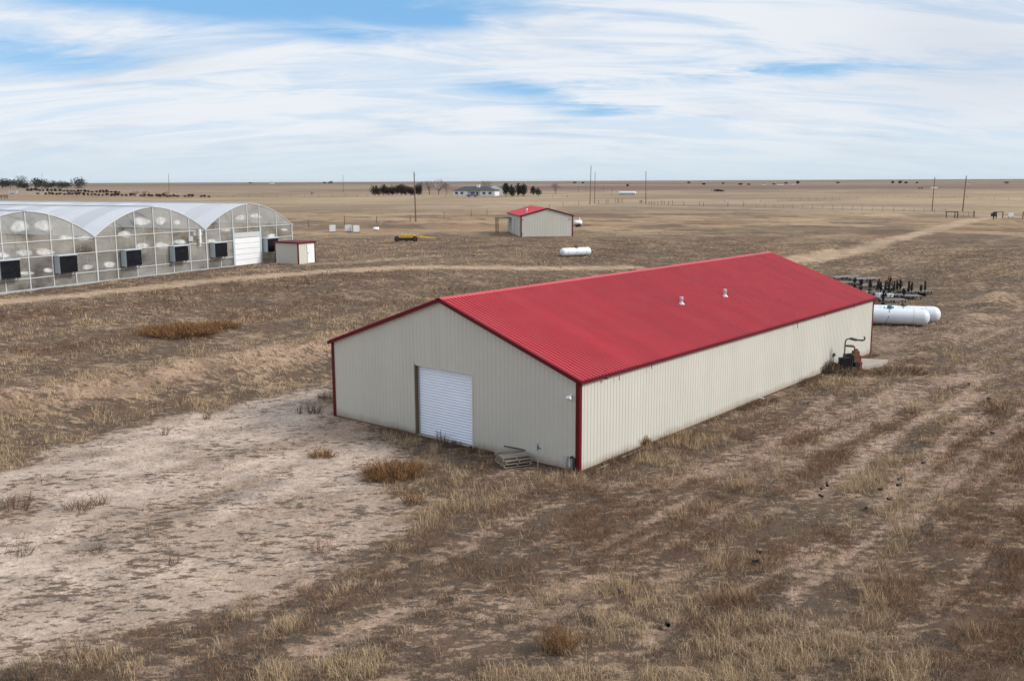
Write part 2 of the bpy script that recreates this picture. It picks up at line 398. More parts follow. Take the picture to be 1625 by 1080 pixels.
def sheet_mat():
    mt, nt, P = newmat('translucent_roof_sheet')
    oi = _n(nt, 'ShaderNodeObjectInfo'); v = _range(nt, oi.outputs['Random'], 0, 1, .84, 1.12)
    nz = _range(nt, _noise(nt, 1.2, 5, .6, sc=(1, 3, 1)), .3, .7, .93, 1.05)
    mm = _n(nt, 'ShaderNodeMath', operation='MULTIPLY'); nt.links.new(v, mm.inputs[0]); nt.links.new(nz, mm.inputs[1])
    nt.links.new(_hsv(nt, (.74, .77, .82), mm.outputs[0]), P.inputs['Base Color']); P.inputs['Roughness'].default_value = .32
    tl = _n(nt, 'ShaderNodeBsdfTranslucent'); tl.inputs[0].default_value = (.75, .78, .8, 1)
    tp = _n(nt, 'ShaderNodeBsdfTransparent'); tp.inputs[0].default_value = (.9, .9, .9, 1)
    m1 = _n(nt, 'ShaderNodeMixShader'); m1.inputs[0].default_value = .22; nt.links.new(P.outputs[0], m1.inputs[1]); nt.links.new(tl.outputs[0], m1.inputs[2])
    m2 = _n(nt, 'ShaderNodeMixShader'); m2.inputs[0].default_value = .12; nt.links.new(m1.outputs[0], m2.inputs[1]); nt.links.new(tp.outputs[0], m2.inputs[2])
    nt.links.new(m2.outputs[0], nt.nodes['Material Output'].inputs[0]); return mt
M['sheet'] = sheet_mat()
def ground_mat():
    mt, nt, P = newmat('prairie_soil')
    a = _n(nt, 'ShaderNodeAttribute'); a.attribute_name = 'col'
    geo = _n(nt, 'ShaderNodeNewGeometry')
    def wn(scale, detail, rough, sc=(1, 1, 1)):
        mp = _n(nt, 'ShaderNodeMapping'); nt.links.new(geo.outputs['Position'], mp.inputs[0])
        mp.inputs['Rotation'].default_value = (0, 0, -(math.pi/2-YAW)); mp.inputs['Scale'].default_value = sc
        n = _n(nt, 'ShaderNodeTexNoise'); nt.links.new(mp.outputs[0], n.inputs[0]); n.inputs['Scale'].default_value = scale
        n.inputs['Detail'].default_value = detail; n.inputs['Roughness'].default_value = rough; return n.outputs[0]
    f1 = wn(6.0, 5, .75); f2 = wn(.9, 5, .65, (.6, 1, 1)); f3 = wn(.05, 8, .7, (.5, 1, 1)); f4 = wn(.004, 8, .62, (1, 1, 1))
    f0 = wn(22, 4, .8); l1 = wn(3.0, 9, .76, (.55, 1.1, 1)); l2 = wn(.45, 6, .6, (.6, 1, 1))
    v = _range(nt, f1, .25, .75, .60, 1.40)
    for g, lo, hi in ((f0, .72, 1.28), (f2, .74, 1.26), (f3, .80, 1.20), (f4, .88, 1.12)):
        mm = _n(nt, 'ShaderNodeMath', operation='MULTIPLY'); nt.links.new(v, mm.inputs[0]); nt.links.new(_range(nt, g, .3, .7, lo, hi), mm.inputs[1]); v = mm.outputs[0]
    c = _hsv(nt, a.outputs['Color'], v)
    def madd(x, k, y):
        n = _n(nt, 'ShaderNodeMath', operation='MULTIPLY_ADD'); nt.links.new(x, n.inputs[0]); n.inputs[1].default_value = k
        if isinstance(y, float): n.inputs[2].default_value = y
        else: nt.links.new(y, n.inputs[2])
        return n.outputs[0]
    A = a.outputs['Alpha']
    l3 = wn(1.0, 7, .68, (.7, 1.1, 1)); st = _range(nt, madd(A, .22, l3), .665, .70, 0, .75); gate = _range(nt, A, .45, .6, 0, 1)
    ms = _n(nt, 'ShaderNodeMath', operation='MULTIPLY'); nt.links.new(st, ms.inputs[0]); nt.links.new(gate, ms.inputs[1])
    c = _mixc(nt, ms.outputs[0], c, (.335, .24, .157))
    lf = _range(nt, madd(A, .23, madd(l2, .40, l1)), .815, .87, 0, .88)
    dk = _mixc(nt, _range(nt, f2, .4, .6, 0, 1), (.062, .050, .042), (.105, .070, .050))
    c = _mixc(nt, lf, c, dk)
    nt.links.new(c, P.inputs['Base Color']); P.inputs['Roughness'].default_value = .95; P.inputs['Specular IOR Level'].default_value = .1
    b = _n(nt, 'ShaderNodeBump'); b.inputs['Strength'].default_value = .6; b.inputs['Distance'].default_value = .05
    nt.links.new(f1, b.inputs['Height']); nt.links.new(b.outputs[0], P.inputs['Normal'])
    return mt
M['ground'] = ground_mat()

# ---------------------------------------------------------------- the ground
def soil_colour(k):
    x = k['x']; y = k['y']; r = k['r']; n1, n2, n3, n4 = k['n1'], k['n2'], k['n3'], k['n4']
    def mx(c, f, d):
        f = np.clip(f, 0, 1)[:, None]; return c*(1-f)+np.array(d)*f
    c = np.tile(np.array([.235, .160, .111]), (len(x), 1))
    c = mx(c, ss(.45, .60, n2)*.6, (.32, .235, .160))
    c = mx(c, ss(.52, .64, n1)*.55, (.18, .130, .094))
    c = mx(c, k['rust']*.55, (.155, .088, .055))
    c = mx(c, ss(.52, .68, n4)*.4*(r < 160), (.12, .092, .072))
    # middle distance: tan pasture
    mid = ss(75, 150, r)
    pas = np.tile(np.array([.29, .208, .130]), (len(x), 1))
    b1 = fbm(x/45, y/30, 71); b2 = fbm(x/14, y/6, 73)
    pas = mx(pas, ss(.46, .58, b1)*.8, (.165, .122, .088)); pas = mx(pas, ss(.5, .7, b2)*.5, (.33, .235, .14))
    pas = mx(pas, k['rust']*.55*(r < 230), (.21, .12, .07)); b7 = fbm(x/7, y/9, 75); pas = mx(pas, ss(.50, .58, b7)*.75, (.135, .095, .070)); pas = mx(pas, ss(.55, .64, fbm(x/10, y/12, 76))*.7*(r < 260), (.38, .27, .165)); pas = mx(pas, ss(.54, .62, fbm(x/13, y/10, 78))*.55*(r < 230), (.24, .135, .08))
    far = ss(190, 300, r)
    b3 = fbm(x/420, y/260, 77); b4 = fbm(x/90, y/70, 79)
    fa = np.tile(np.array([.33, .25, .165]), (len(x), 1))
    fa = mx(fa, ss(.48, .58, b3)*.65, (.185, .135, .098)); fa = mx(fa, ss(.5, .62, b4)*.55, (.215, .155, .10)); fa = mx(fa, ss(.52, .62, fbm(x/30, y/40, 81))*.4, (.40, .305, .20))
    pas = pas*(1-far[:, None])+fa*far[:, None]
    vf = ss(760, 980, r+160*(b3-.5))
    b5 = fbm(x/2600, y/1500, 83); b6 = fbm(x/700, y/900, 85)
    v = np.tile(np.array([.215, .165, .120]), (len(x), 1))
    v = mx(v, ss(.46, .54, b5)*.8, (.27, .21, .145)); v = mx(v, ss(.52, .60, b6)*.7, (.15, .105, .085)); v = mx(v, ss(.57, .61, b5)*.6, (.17, .10, .08)); v = mx(v, ss(2500, 6000, r)*.5, (.14, .10, .085))
    pas = pas*(1-vf[:, None])+v*vf[:, None]
    c = c*(1-mid[:, None])+pas*mid[:, None]
    # dark pasture patches seen behind the greenhouse
    c = mx(c, k['berm']*ss(.36, .52, n2+.25*(n4-.5))*ss(22.6, 24.2, k['b'])*.85, (.35, .245, .175))
    c = mx(c, k['mound']*.8, (.34, .235, .165))
    pale = np.array([.50, .40, .33])
    c = mx(c, k['front']*.6*ss(.3, .6, n2), (.20, .150, .118))
    sd = k['sand']
    lit = fbm(k['a']/1.6, k['b']/.42, 91, 4); lit2 = fbm(k['a']/.5, k['b']/.17, 95, 3)
    sandc = np.tile(pale, (len(x), 1))
    sandc = mx(sandc, ss(.44, .62, n1)*.6, (.33, .245, .185))
    sandc = mx(sandc, ss(.55, .68, lit*.5+n2*.5)*.55, (.225, .172, .140))
    c = c*(1-sd[:, None])+sandc*sd[:, None]
    tk = k['track']
    trc = mx(np.tile(np.array([.40, .285, .215]), (len(x), 1)), ss(.5, .68, lit2)*.6, (.16, .112, .085))
    trc = mx(trc, ss(.56, .66, lit)*.6, (.17, .12, .09))
    c = c*(1-tk[:, None])+trc*tk[:, None]
    rd = k['road']; rdc = mx(np.tile(np.array([.40, .295, .205]), (len(x), 1)), ss(.5, .7, n2)*.4, (.28, .20, .14))
    c = c*(1-rd[:, None])+rdc*rd[:, None]
    c = mx(c, k['county']*.85, (.33, .265, .215))
    return c
def litter_amount(k):
    base = .80+.30*(k['n1']-.5)+.25*(k['n3']-.5)
    A = base*(1-k['sand'])+k['sand']*(.37+.55*(k['n1']-.5)+.25*(k['n2']-.5))
    A = A*(1-k['track'])+k['track']*.36
    A = A*(1-.55*k['berm']*ss(23.2, 24.6, k['b']+1.6*(k['n2']-.5)))
    A = A*(1-k['mound'])+k['mound']*.58
    A = A*(1-np.maximum(k['road'], k['county']))
    return np.clip(A, 0, 1)*(1-ss(110, 190, k['r']))
def build_ground():
    rs = [0.6]
    while rs[-1] < 26000:
        r = rs[-1]; rs.append(r*(1.09 if r < 15 else 1.0105 if r < 120 else 1.018 if r < 700 else 1.03))
    rs = np.array(rs)
    th = np.unique(np.round(np.concatenate([np.linspace(-37, 37, 640), np.linspace(37, 323, 96)]), 5))[:-1]
    t = np.radians(th); nr, nt_ = len(rs), len(t)
    X = (rs[:, None]*np.sin(t)[None]).ravel(); Y = (rs[:, None]*np.cos(t)[None]).ravel()
    k = masks(X, Y); k['x'] = X; k['y'] = Y
    Z = terrain(X, Y); r = k['r']
    rough = (1-ss(60, 160, r))*(1-.75*k['sand'])*(1-.6*k['road'])
    Z = Z+rough*(.10*(k['n2']-.5)+.09*(k['n4']-.5)+.16*(k['n1']-.5))-.05*np.maximum(k['track'], k['road']*.6)*(r < 150)
    Z = Z+k['berm']*.55*(k['n2']-.45)
    inb = (k['a'] > -.5) & (k['a'] < BL+.5) & (k['b'] > -.5) & (k['b'] < BW+.5)
    Z = np.where(inb, np.minimum(Z, .0), Z)
    Z = Z+ss(400, 1500, r)*(3.0*(fbm(X/1300, Y/900, 101, 3)-.5))*np.where(r < 9000, 1, 0)
    V = np.stack([X, Y, Z], 1); i = np.arange(nr-1)[:, None]*nt_; j = np.arange(nt_)[None]; j2 = (j+1) % nt_
    F = np.stack([(i+j), (i+j2), (i+nt_+j2), (i+nt_+j)], -1).reshape(-1, 4)[:, ::-1]
    me = np_mesh('ground', V, F, M['ground'], True, soil_colour(k), litter_amount(k))
    bm = bmesh.new(); bm.from_mesh(me); bm.verts.ensure_lookup_table()
    bm.faces.new([bm.verts[q] for q in range(nt_)])
    bm.to_mesh(me); bm.free()
    tag(link('ground', me), kind='structure')
build_ground()

# ---------------------------------------------------------------- thin air
def build_haze():
    b = MB(); e = 26800; b.box(-e, -e, -4, e, e, 48); mt = D.materials.new('haze'); mt.use_nodes = True; nt = mt.node_tree; nt.nodes.clear()
    v = nt.nodes.new('ShaderNodeVolumePrincipled'); v.inputs['Color'].default_value = (.86, .92, 1, 1); v.inputs['Density'].default_value = HAZE; v.inputs['Anisotropy'].default_value = .2
    o = nt.nodes.new('ShaderNodeOutputMaterial'); nt.links.new(v.outputs[0], o.inputs['Volume'])
    tag(b.build('haze', mt), kind='stuff')
HAZE = 1.2e-5
build_haze()

# ---------------------------------------------------------------- the big barn
TRUE = lambda x: x
def rib_profile(w, n, h):
    p = [(0, 0)]
    for i in range(n):
        c = (i+.5)*w/n
        p += [(c-.032, 0), (c-.016, h), (c+.016, h), (c+.032, 0)]
    return p+[(w, 0)]
def panel_mesh(name, w, n, h, length, material):
    """ribbed sheet: x across, y up the sheet, z out"""
    b = MB(); p = rib_profile(w, n, h); k = len(p)
    b.mesh([(x, y, z) for y in (0, length) for x, z in p], [(i, i+1, k+i+1, k+i) for i in range(k-1)])
    return b.me(name, material)
def gable_panel(b0, b1, zlo, zhi, h, pitch, off, material, name):
    """ribbed sheet on a gable between b0 and b1; ribs on a common pitch; zhi(b) is the roof line. Out is -x."""
    ps = [(b0, 0)]
    k0 = math.floor((b0-off)/pitch)-1
    for k in range(k0, k0+30):
        c = off+(k+.5)*pitch
        if b0+.035 < c < b1-.035: ps += [(c-.032, 0), (c-.016, h), (c+.016, h), (c+.032, 0)]
    ps.append((b1, 0)); n = len(ps); b = MB()
    b.mesh([(-d, x, zlo) for x, d in ps]+[(-d, x, zhi(x)) for x, d in ps], [(i+1, i, n+i, n+i+1) for i in range(n-1)])
    return b.me(name, material)
def build_barn():
    B = thing('metal_barn', 'long cream ribbed steel barn with bright red roof and closed white roll-up door', 'barn', (OX, OY, 0), math.pi/2-YAW)
    base = .06
    def roofz(b): return BH+(BR-BH)*(1-abs(b-BW/2)/(BW/2))
    n = 36; w = BL/n
    me = panel_mesh('wall_panel', w, 4, .015, BH-base, M['cream'])
    for k in range(n):
        link('wall_panel', me, B, Matrix(((1, 0, 0, k*w), (0, 0, -1, 0), (0, 1, 0, base), (0, 0, 0, 1))))
        link('wall_panel', me, B, Matrix(((-1, 0, 0, (k+1)*w), (0, 0, 1, BW), (0, 1, 0, base), (0, 0, 0, 1))))
    # roof
    ov = .14; sl = math.hypot(BW/2, BR-BH); ux = (BW/2)/sl; uz = (BR-BH)/sl
    rl = sl+ov; w2 = (BL+.24)/n
    me = panel_mesh('roof_panel', w2, 4, .055, rl-.02, M['roof_red'])
    for k in range(n):
        x0 = -.12+k*w2
        link('roof_panel', me, B, Matrix(((1, 0, 0, x0), (0, ux, -uz, -ov*ux), (0, uz, ux, BH-ov*uz+.05), (0, 0, 0, 1))))
        link('roof_panel', me, B, Matrix(((-1, 0, 0, x0+w2), (0, -ux, uz, BW+ov*ux), (0, uz, ux, BH-ov*uz+.05), (0, 0, 0, 1))))
    b = MB(); c = BW/2; zr = BR+.10
    for s in (-1, 1):
        b.mesh([(x, c, zr) for x in (-.14, BL+.14)]+[(x, c+s*.2*ux, zr-.2*uz) for x in (-.14, BL+.14)]+[(x, c+s*.2*ux, zr-.2*uz-.03) for x in (-.14, BL+.14)],
               [(0, 1, 3, 2), (2, 3, 5, 4)])
    b.build('ridge_cap', M['roof_red'], B)
    for x in (-.135, BL+.135):
        for s in (0, 1):
            y0 = -ov*ux if s == 0 else BW+ov*ux
            b = MB(); b.beam((x, y0, BH-ov*uz-.01), (x, c, BR-.01), .045, .16); b.build('rake_trim', M['trim_red'], B)
    for y in (-ov*ux-.025, BW+ov*ux+.025):
        b = MB(); b.beam((-.15, y, BH-ov*uz-.02), (BL+.15, y, BH-ov*uz-.02), .045, .12); b.build('eave_trim', M['trim_red'], B)
        yy = y*.5 if y < 0 else BW+(y-BW)*.5
        b = MB(); b.box(-.1, yy-.06, BH-.10, BL+.1, yy+.06, BH-.095); b.build('soffit', M['trim_red'], B)
    for x, y, sx, sy in ((0, 0, 1, 1), (0, BW, 1, -1), (BL, 0, -1, 1), (BL, BW, -1, -1)):
        b = MB(); t = .036
        xa, xb = sorted((x-sx*t, x+sx*.13)); ya, yb = sorted((y-sy*t, y-sy*(t-.012))); b.box(xa, ya, 0, xb, yb, BH-.02)
        xa, xb = sorted((x-sx*t, x-sx*(t-.012))); ya, yb = sorted((y-sy*(t-.012), y+sy*.15)); b.box(xa, ya, 0, xb, yb, BH-.02)
        b.build('corner_trim', M['trim_red'], B)
    # gables, door opening
    d0, d1, dh = 5.45, 8.90, 3.23
    cuts = [0]+[d0-.908*i for i in range(6, 0, -1) if d0-.908*i > .2]+[d0]+[d0+(d1-d0)*i/4 for i in (1, 2, 3)]+[d1]
    k = d1+.908
    while k < BW-.3: cuts.append(k); k += .908
    cuts.append(BW)
    for i in range(len(cuts)-1):
        a0, a1 = cuts[i], cuts[i+1]; lo = dh if d0-.01 <= a0 and a1 <= d1+.01 else base
        if a0 < c < a1:
            for u0, u1 in ((a0, c), (c, a1)): link('gable_panel', gable_panel(u0, u1, lo, roofz, .015, .227, d0, M['cream'], 'gable_panel'), B)
        else: link('gable_panel', gable_panel(a0, a1, lo, roofz, .015, .227, d0, M['cream'], 'gable_panel'), B)
        me = gable_panel(a0, a1, base, lambda z: roofz(z) if not (a0 < c < a1) else min(roofz(a0), roofz(a1)), .022, .227, 0, M['cream'], 'gable_panel')
        link('gable_panel', me, B, Matrix(((-1, 0, 0, BL), (0, -1, 0, BW), (0, 0, 1, 0), (0, 0, 0, 1))))
    b = MB(); b.box(.012, .02, 0, BL-.012, .03, .10); b.box(.012, BW-.03, 0, BL-.012, BW-.02, .10)
    b.box(.012, .03, 0, .022, d0-.01, .10); b.box(.012, d1+.01, 0, .022, BW-.03, .10); b.box(BL-.022, .03, 0, BL-.012, BW-.03, .10)
    b.build('sill_board', M['wood_brown'], B)
    b = MB(); b.box(-.02, d1-.05, 0, .22, d1+.005, dh); b.build('door_jamb', M['wood_brown'], B)
    b = MB(); b.box(-.02, d0-.005, 0, .22, d0+.05, dh); b.build('door_jamb', M['cream_far'], B)
    b = MB(); b.box(-.012, d0+.05, dh-.06, .22, d1-.05, dh); b.build('door_head', M['cream_far'], B)
    b = MB(); ns = 26; z0 = .03; z1 = dh-.06; ps = []
    for i in range(ns):
        za = z0+(z1-z0)*i/ns; dz = (z1-z0)/ns
        ps += [(.19, za), (.168, za+dz*.35), (.165, za+dz*.55), (.172, za+dz*.8), (.192, za+dz*.86)]
    ps.append((.19, z1)); kk = len(ps)
    b.mesh([(x, y, z) for y in (d0+.05, d1-.05) for x, z in ps], [(i, i+1, kk+i+1, kk+i) for i in range(kk-1)])
    door = b.build('roll_up_door', M['door_white'], B)
    b = MB(); b.box(.155, d0+.06, .02, .20, d1-.06, .10); b.build('bottom_bar', M['galv'], door)
    b = MB(); b.box(.145, d1-.13, .1, .165, d1-.05, dh-.06); b.build('door_track', M['galv'], door)
    b = MB(); b.box(.02, d0+.3, 0, BL-.4, BW-.4, .02); b.build('floor_slab', M['concrete'], B)
    # small fittings
    b = MB(); b.tube([(-.03, .34, 3.05), (-.10, .34, 3.03)], .045, 10); b.tube([(-.09, .34, 3.03), (-.20, .30, 2.96), (-.24, .29, 2.92)], [.03, .055, .07], 10)
    b.tube([(-.09, .36, 3.03), (-.18, .43, 2.97), (-.22, .45, 2.93)], [.03, .05, .06], 10); b.build('security_light', M['white'], B)
    b = MB(); b.box(-.09, .50, .40, -.022, .64, .60); b.box(-.10, .52, .45, -.09, .62, .58); b.tube([(-.05, .57, .40), (-.05, .57, .0)], .02, 8); b.build('outlet_box', M['galv'], B)
    b = MB(); b.tube([(-.07, .19, .0), (-.07, .19, .55), (-.07, .27, .60), (-.07, .36, .58)], .055, 8); b.build('drain_pipe', M['black'], B)
    b = MB(); b.tube([(-.07, .40, .0), (-.07, .40, .55)], .025, 8); b.tube([(-.07, .40, .55), (-.07, .34, .63)], .03, 8); b.build('white_riser', M['white'], B)
    for x, L_ in ((2.45, .30), (4.93, .24), (20.0, .36), (23.84, .18), (28.5, .16)):
        b = MB(); b.tube([(x, -.19, BH-.08), (x+.01, -.19, BH-.08-L_)], .014, 6); b.box(x-.02, -.20, BH-.11, x+.02, -.02, BH-.09); b.build('eave_hanger', M['steel_dark'], B)
    b = MB(); b.tube([(1.5, -.18, BH-.13), (1.62, -.18, BH-.15)], .05, 8); b.build('cable_clip', M['black'], B)
    b = MB(); b.box(25.85, -.12, .80, 26.03, -.024, .98); b.tube([(25.94, -.06, .8), (25.94, -.06, 0)], .016, 6); b.build('wall_fitting', M['steel_dark'], B)
    # two vents standing on the right slope
    A3 = np.array([SA, CA, 0]); B3 = np.array([-CA, SA, 0]); O3 = np.array([OX, OY, 0])
    nrm = -B3*uz+np.array([0, 0, 1])*ux
    for q, hh in (((1081, 482), .36), ((1150, 470), .40)):
        p = onp(*q, nrm, O3+np.array([0, 0, BH+.05])); lx, ly, lz = (p-O3)@A3, (p-O3)@B3, p[2]
        b = MB(); b.tube([(lx, ly, lz-.05), (lx, ly, lz+hh*.7)], .085, 12); b.tube([(lx, ly, lz-.03), (lx, ly, lz+.10)], [.20, .09], 12)
        v = b.build('roof_vent', M['galv'], B)
        b = MB(); b.tube([(lx, ly, lz+hh*.66), (lx, ly, lz+hh*.78), (lx, ly, lz+hh)], [.105, .11, .095], 12); b.build('vent_cap', M['galv'], v)
build_barn()

# ---------------------------------------------------------------- greenhouse
GB = at(160, 447); GD = np.array([.44027, .89786, 0]); GN = np.array([-.89786, .44027, 0]); GRZ = math.atan2(GD[1], GD[0]); GB = GB-GD*.28
GW, GH, GP, GL = 12.08, 3.62, 5.80, 41.6
def build_greenhouse():
    G = thing('greenhouse', 'long gutter-connected greenhouse with three arched bays, clear end walls and a white curved roof', 'greenhouse', GB, GRZ)
    bays = [-GW, 0, GW]; sp = GW/6
    def arch(s0, s): t = (s-s0)/GW; return GH+(GP-GH)*(1-abs(2*t-1)**1.8)**.95
    ns = 18; w = GL/ns
    na = 14
    prof = [(GW*i/na, arch(0, GW*i/na)) for i in range(na+1)]
    for half in (0, 1):
        pr = prof[:na//2+1] if half == 0 else prof[na//2:]
        b = MB(); kk = len(pr)
        b.mesh([(s, y, z) for y in (.0, w-.015) for s, z in pr], [(i, i+1, kk+i+1, kk+i) for i in range(kk-1)], True)
        me = b.me('roof_sheet', M['sheet'])
        for s0 in bays:
            for k in range(ns): link('roof_sheet', me, G, Matrix.Translation((s0, k*w, .03)))
    fr = M['frame_white']
    b = MB(); b.tube([(s, 0, z+.02) for s, z in prof], .045, 5); me_a = b.me('arch', fr)
    for s0 in bays:
        for y in (-.02, GL*.125, GL*.25, GL*.375, GL*.5, GL*.625, GL*.75, GL*.875, GL): link('arch', me_a, G, Matrix.Translation((s0, y, -.02)))
        b = MB(); b.beam((s0+GW/2, -.1, GP+.05), (s0+GW/2, GL+.05, GP+.05), .30, .10); b.build('ridge_cap', M['galv'], G)
    for s0 in bays+[GW*2]:
        b = MB(); b.beam((s0, -.15, GH-.02), (s0, GL, GH-.02), .32, .12); b.build('gutter', M['galv'], G)
        for y in [GL*.125*i for i in range(1, 9)]:
            b = MB(); b.beam((s0, y, 0), (s0, y, GH), .10); b.build('column', fr, G)
    # trusses: bottom chord and two webs in every second arch
    for s0 in bays:
        for y in (GL*.125, GL*.25, GL*.375, GL*.5, GL*.75):
            b = MB(); b.beam((s0, y, GH), (s0+GW, y, GH), .06)
            for t0, t1 in ((.25, .375), (.5, .375), (.5, .625), (.75, .625)):
                b.beam((s0+GW*t0, y, GH if t0 in (.25, .75) else GH), (s0+GW*t1, y, arch(0, GW*t1)-.05), .04)
            b.build('truss', fr, G)
    # front end wall
    lev = [0.0, .24*GH, .665*GH, .985*GH]
    for s0 in bays:
        door = s0 == GW; br = [0, 1.76, 3.52, 5.55, 7.27, 9.7, GW] if door else [q*sp for q in range(7)]
        for i in range(7):
            s = s0+br[i]
            if i == 0 or i == 6:
                if i == 6 and s0 != GW: continue
                b = MB(); b.beam((s, -.03, 0), (s, -.03, GH), .13); b.build('column', fr, G); continue
            zb = 3.1 if door and i == 3 else 0
            b = MB(); b.beam((s, -.03, zb), (s, -.03, arch(s0, s)-.03), .085); b.build('mullion', fr, G)
        for j, z in enumerate(lev[1:]):
            if door and j < 2:
                segs = ((s0+.06, s0+br[2]), (s0+br[4], s0+GW-.06))
            else: segs = ((s0+.06, s0+GW-.06),)
            for p, q in segs:
                b = MB(); b.beam((p, -.045, z), (q, -.045, z), .06); b.build('girt', fr, G)
        for i in range(6):
            a0, a1 = s0+br[i]+.045, s0+br[i+1]-.045
            inner = door and i in (2, 3)
            for j in range(3):
                if inner and j < 2: continue
                z0, z1 = lev[j]+.03, lev[j+1]-.03
                b = MB(); b.box(a0, -.012, z0, a1, .0, z1); b.build('pane', M['pane'], G)
            t = [a0+(a1-a0)*q/4 for q in range(5)]; z0 = lev[3]+.03
            up_ = [(q, -.012, max(arch(s0, q)-.05, z0+.01)) for q in t]
            b = MB(); fpts = [(q, -.012, z0) for q in t]
            b.mesh(fpts+up_, [(q, q+1, 6+q, 5+q) for q in range(4)]); b.mesh([(x, 0, z) for x, y, z in fpts+up_], [(q+1, q, 5+q, 6+q) for q in range(4)])
            b.build('pane', M['pane'], G)
    # right side wall and back wall
    nb = 16; ww = GL/nb
    b = MB(); b.box(-.006, .03, .03, .006, ww-.03, GH-.08); me = b.me('pane', M['pane'])
    for k in range(nb): link('pane', me, G, Matrix.Translation((2*GW, k*ww, 0))); link('pane', me, G, Matrix.Translation((-GW, k*ww, 0)))
    for s0 in bays:
        b = MB(); b.mesh([(s0+s, GL, 0) for s, z in prof]+[(s0+s, GL, z-.03) for s, z in prof], [(i, i+1, na+2+i, na+1+i) for i in range(na)]); b.build('back_panel', M['pane'], G)
    for s in (-GW, 2*GW):
        for z in lev[1:3]:
            b = MB(); b.beam((s+.02, 0, z), (s+.02, GL, z), .05); b.build('girt', fr, G)
    # base curb
    b = MB(); b.box(-GW, -.10, -.1, GW+3.42, -.05, .10); b.box(GW+7.37, -.10, -.1, 2*GW, -.05, .10); b.build('base_board', M['galv'], G)
    # evaporative coolers hung on the end wall
    def cooler(s):
        x0, x1, z0, z1, dp = s-.80, s+.80, 1.06, 2.36, .62
        b = MB(); b.box(x0, -dp, z0, x1, -.08, z1); b.box(x0-.04, -dp-.05, z1, x1+.04, -.08, z1+.06); c_ = b.build('cooler', M['galv_light'], G)
        b = MB()
        nx, nz_ = 7, 5; g = [(x0+.03+(x1-x0-.06)*i/nx, -dp-.03-.05*random.random(), z0+.02+(z1-z0-.03)*j/nz_) for j in range(nz_+1) for i in range(nx+1)]
        b.mesh(g, [(j*(nx+1)+i, j*(nx+1)+i+1, (j+1)*(nx+1)+i+1, (j+1)*(nx+1)+i) for j in range(nz_) for i in range(nx)]); b.build('screen_cover', M['screen'], c_)
        b = MB(); b.beam((x0+.1, -.1, z0-.4), (x0+.1, -dp+.1, z0), .05); b.beam((x1-.1, -.1, z0-.4), (x1-.1, -dp+.1, z0), .05); b.build('bracket', M['galv'], c_)
    for s in (-8.0, -3.1, 3.2, 8.45, 13.3, 20.5): cooler(s)
    # sectional door in the right bay
    x0, x1 = GW+3.52, GW+7.27; zt = 2.64
    D_ = MB().box(x0+.12, -.08, .02, x1-.12, -.04, .03).build('sectional_door', M['white'], G)
    for k in range(5):
        b = MB(); b.box(x0+.10, -.09, .03+(zt-.05)*k/5, x1-.10, -.03, .03+(zt-.05)*(k+1)/5-.025); b.build('door_section', M['white'], D_)
    for s in (x0, x1): b = MB(); b.box(s-.1, -.13, 0, s+.1, .0, GH*.985); b.build('door_post', M['galv_light'], G)
    b = MB(); b.box(x0+.1, -.11, zt, x1-.1, -.02, zt+.46); b.build('door_header', M['frame_white'], G)
    # white heater flue on the middle bay
    g0 = GB+np.array([0, 0, 0])
    b = MB(); sx = GW-1.0; b.tube([(sx, -.05, GH*.80), (sx, -.34, GH*.80)], .10, 8); b.tube([(sx, -.30, GH*.68), (sx, -.30, GH*1.02)], .13, 10); b.tube([(sx, -.30, GH*.60), (sx, -.30, GH*.68)], .06, 8)
    b.build('heater_flue', M['white'], G)
    b = MB(); b.box(sx-1.25, -.22, GH*.74, sx-.75, -.05, GH*.86); b.build('flue_box', M['galv'], G)
    # worn whitewash left on the panes
    px = [(31, 360, 15, 10), (69, 359, 15, 9), (39, 401.6, 14, 5.5), (71, 400, 14, 7), (106, 377.5, 13, 4.5), (133, 378, 10, 4), (5, 405, 9, 5), (42, 433.6, 11, 3.5), (77, 429, 8, 4), (139, 424, 9, 4), (173.6, 420, 10, 5), (198, 372, 11, 5.5), (225.6, 352, 13, 8), (255, 351, 9, 7), (225.6, 390, 11, 4.5), (257, 390, 10, 6), (281, 353, 6, 4), (286, 384, 11, 4), (314, 371, 7, 5), (336, 382.5, 8, 3), (359, 364.6, 8, 3), (382, 345.7, 8, 5), (406, 343, 9, 4), (431, 375, 7, 4), (451, 364.6, 5, 2.5)]
    zb = float(GB[2])
    for (cx, cy, ax, ay) in px:
        ph = random.random()*6; n_ = 26; V = []; al = []
        for ring in (0., .55, .8, 1.):
            for q in range(n_):
                t = 2*math.pi*q/n_; k = (1+.10*math.sin(2*t+ph)+.07*math.sin(3*t+2*ph))*max(ring, .02)*1.12
                yy = math.sin(t)*ay*k; yy = yy if yy < 0 else yy*.8
                l = onp(cx+math.cos(t)*ax*k, cy+yy, -GN, GB-GN*.02)-GB
                V.append((l@GD, -.016, l[2])); al.append((1, 1, .62, 0)[(0., .55, .8, 1.).index(ring)])
        F = np.array([(r_*n_+q, r_*n_+(q+1) % n_, (r_+1)*n_+(q+1) % n_, (r_+1)*n_+q) for r_ in range(3) for q in range(n_)])
        link('whitewash_patch', np_mesh('whitewash_patch', np.array(V), F, M['whitewash'], False, np.repeat(np.array(al)[:, None], 3, 1)), G)
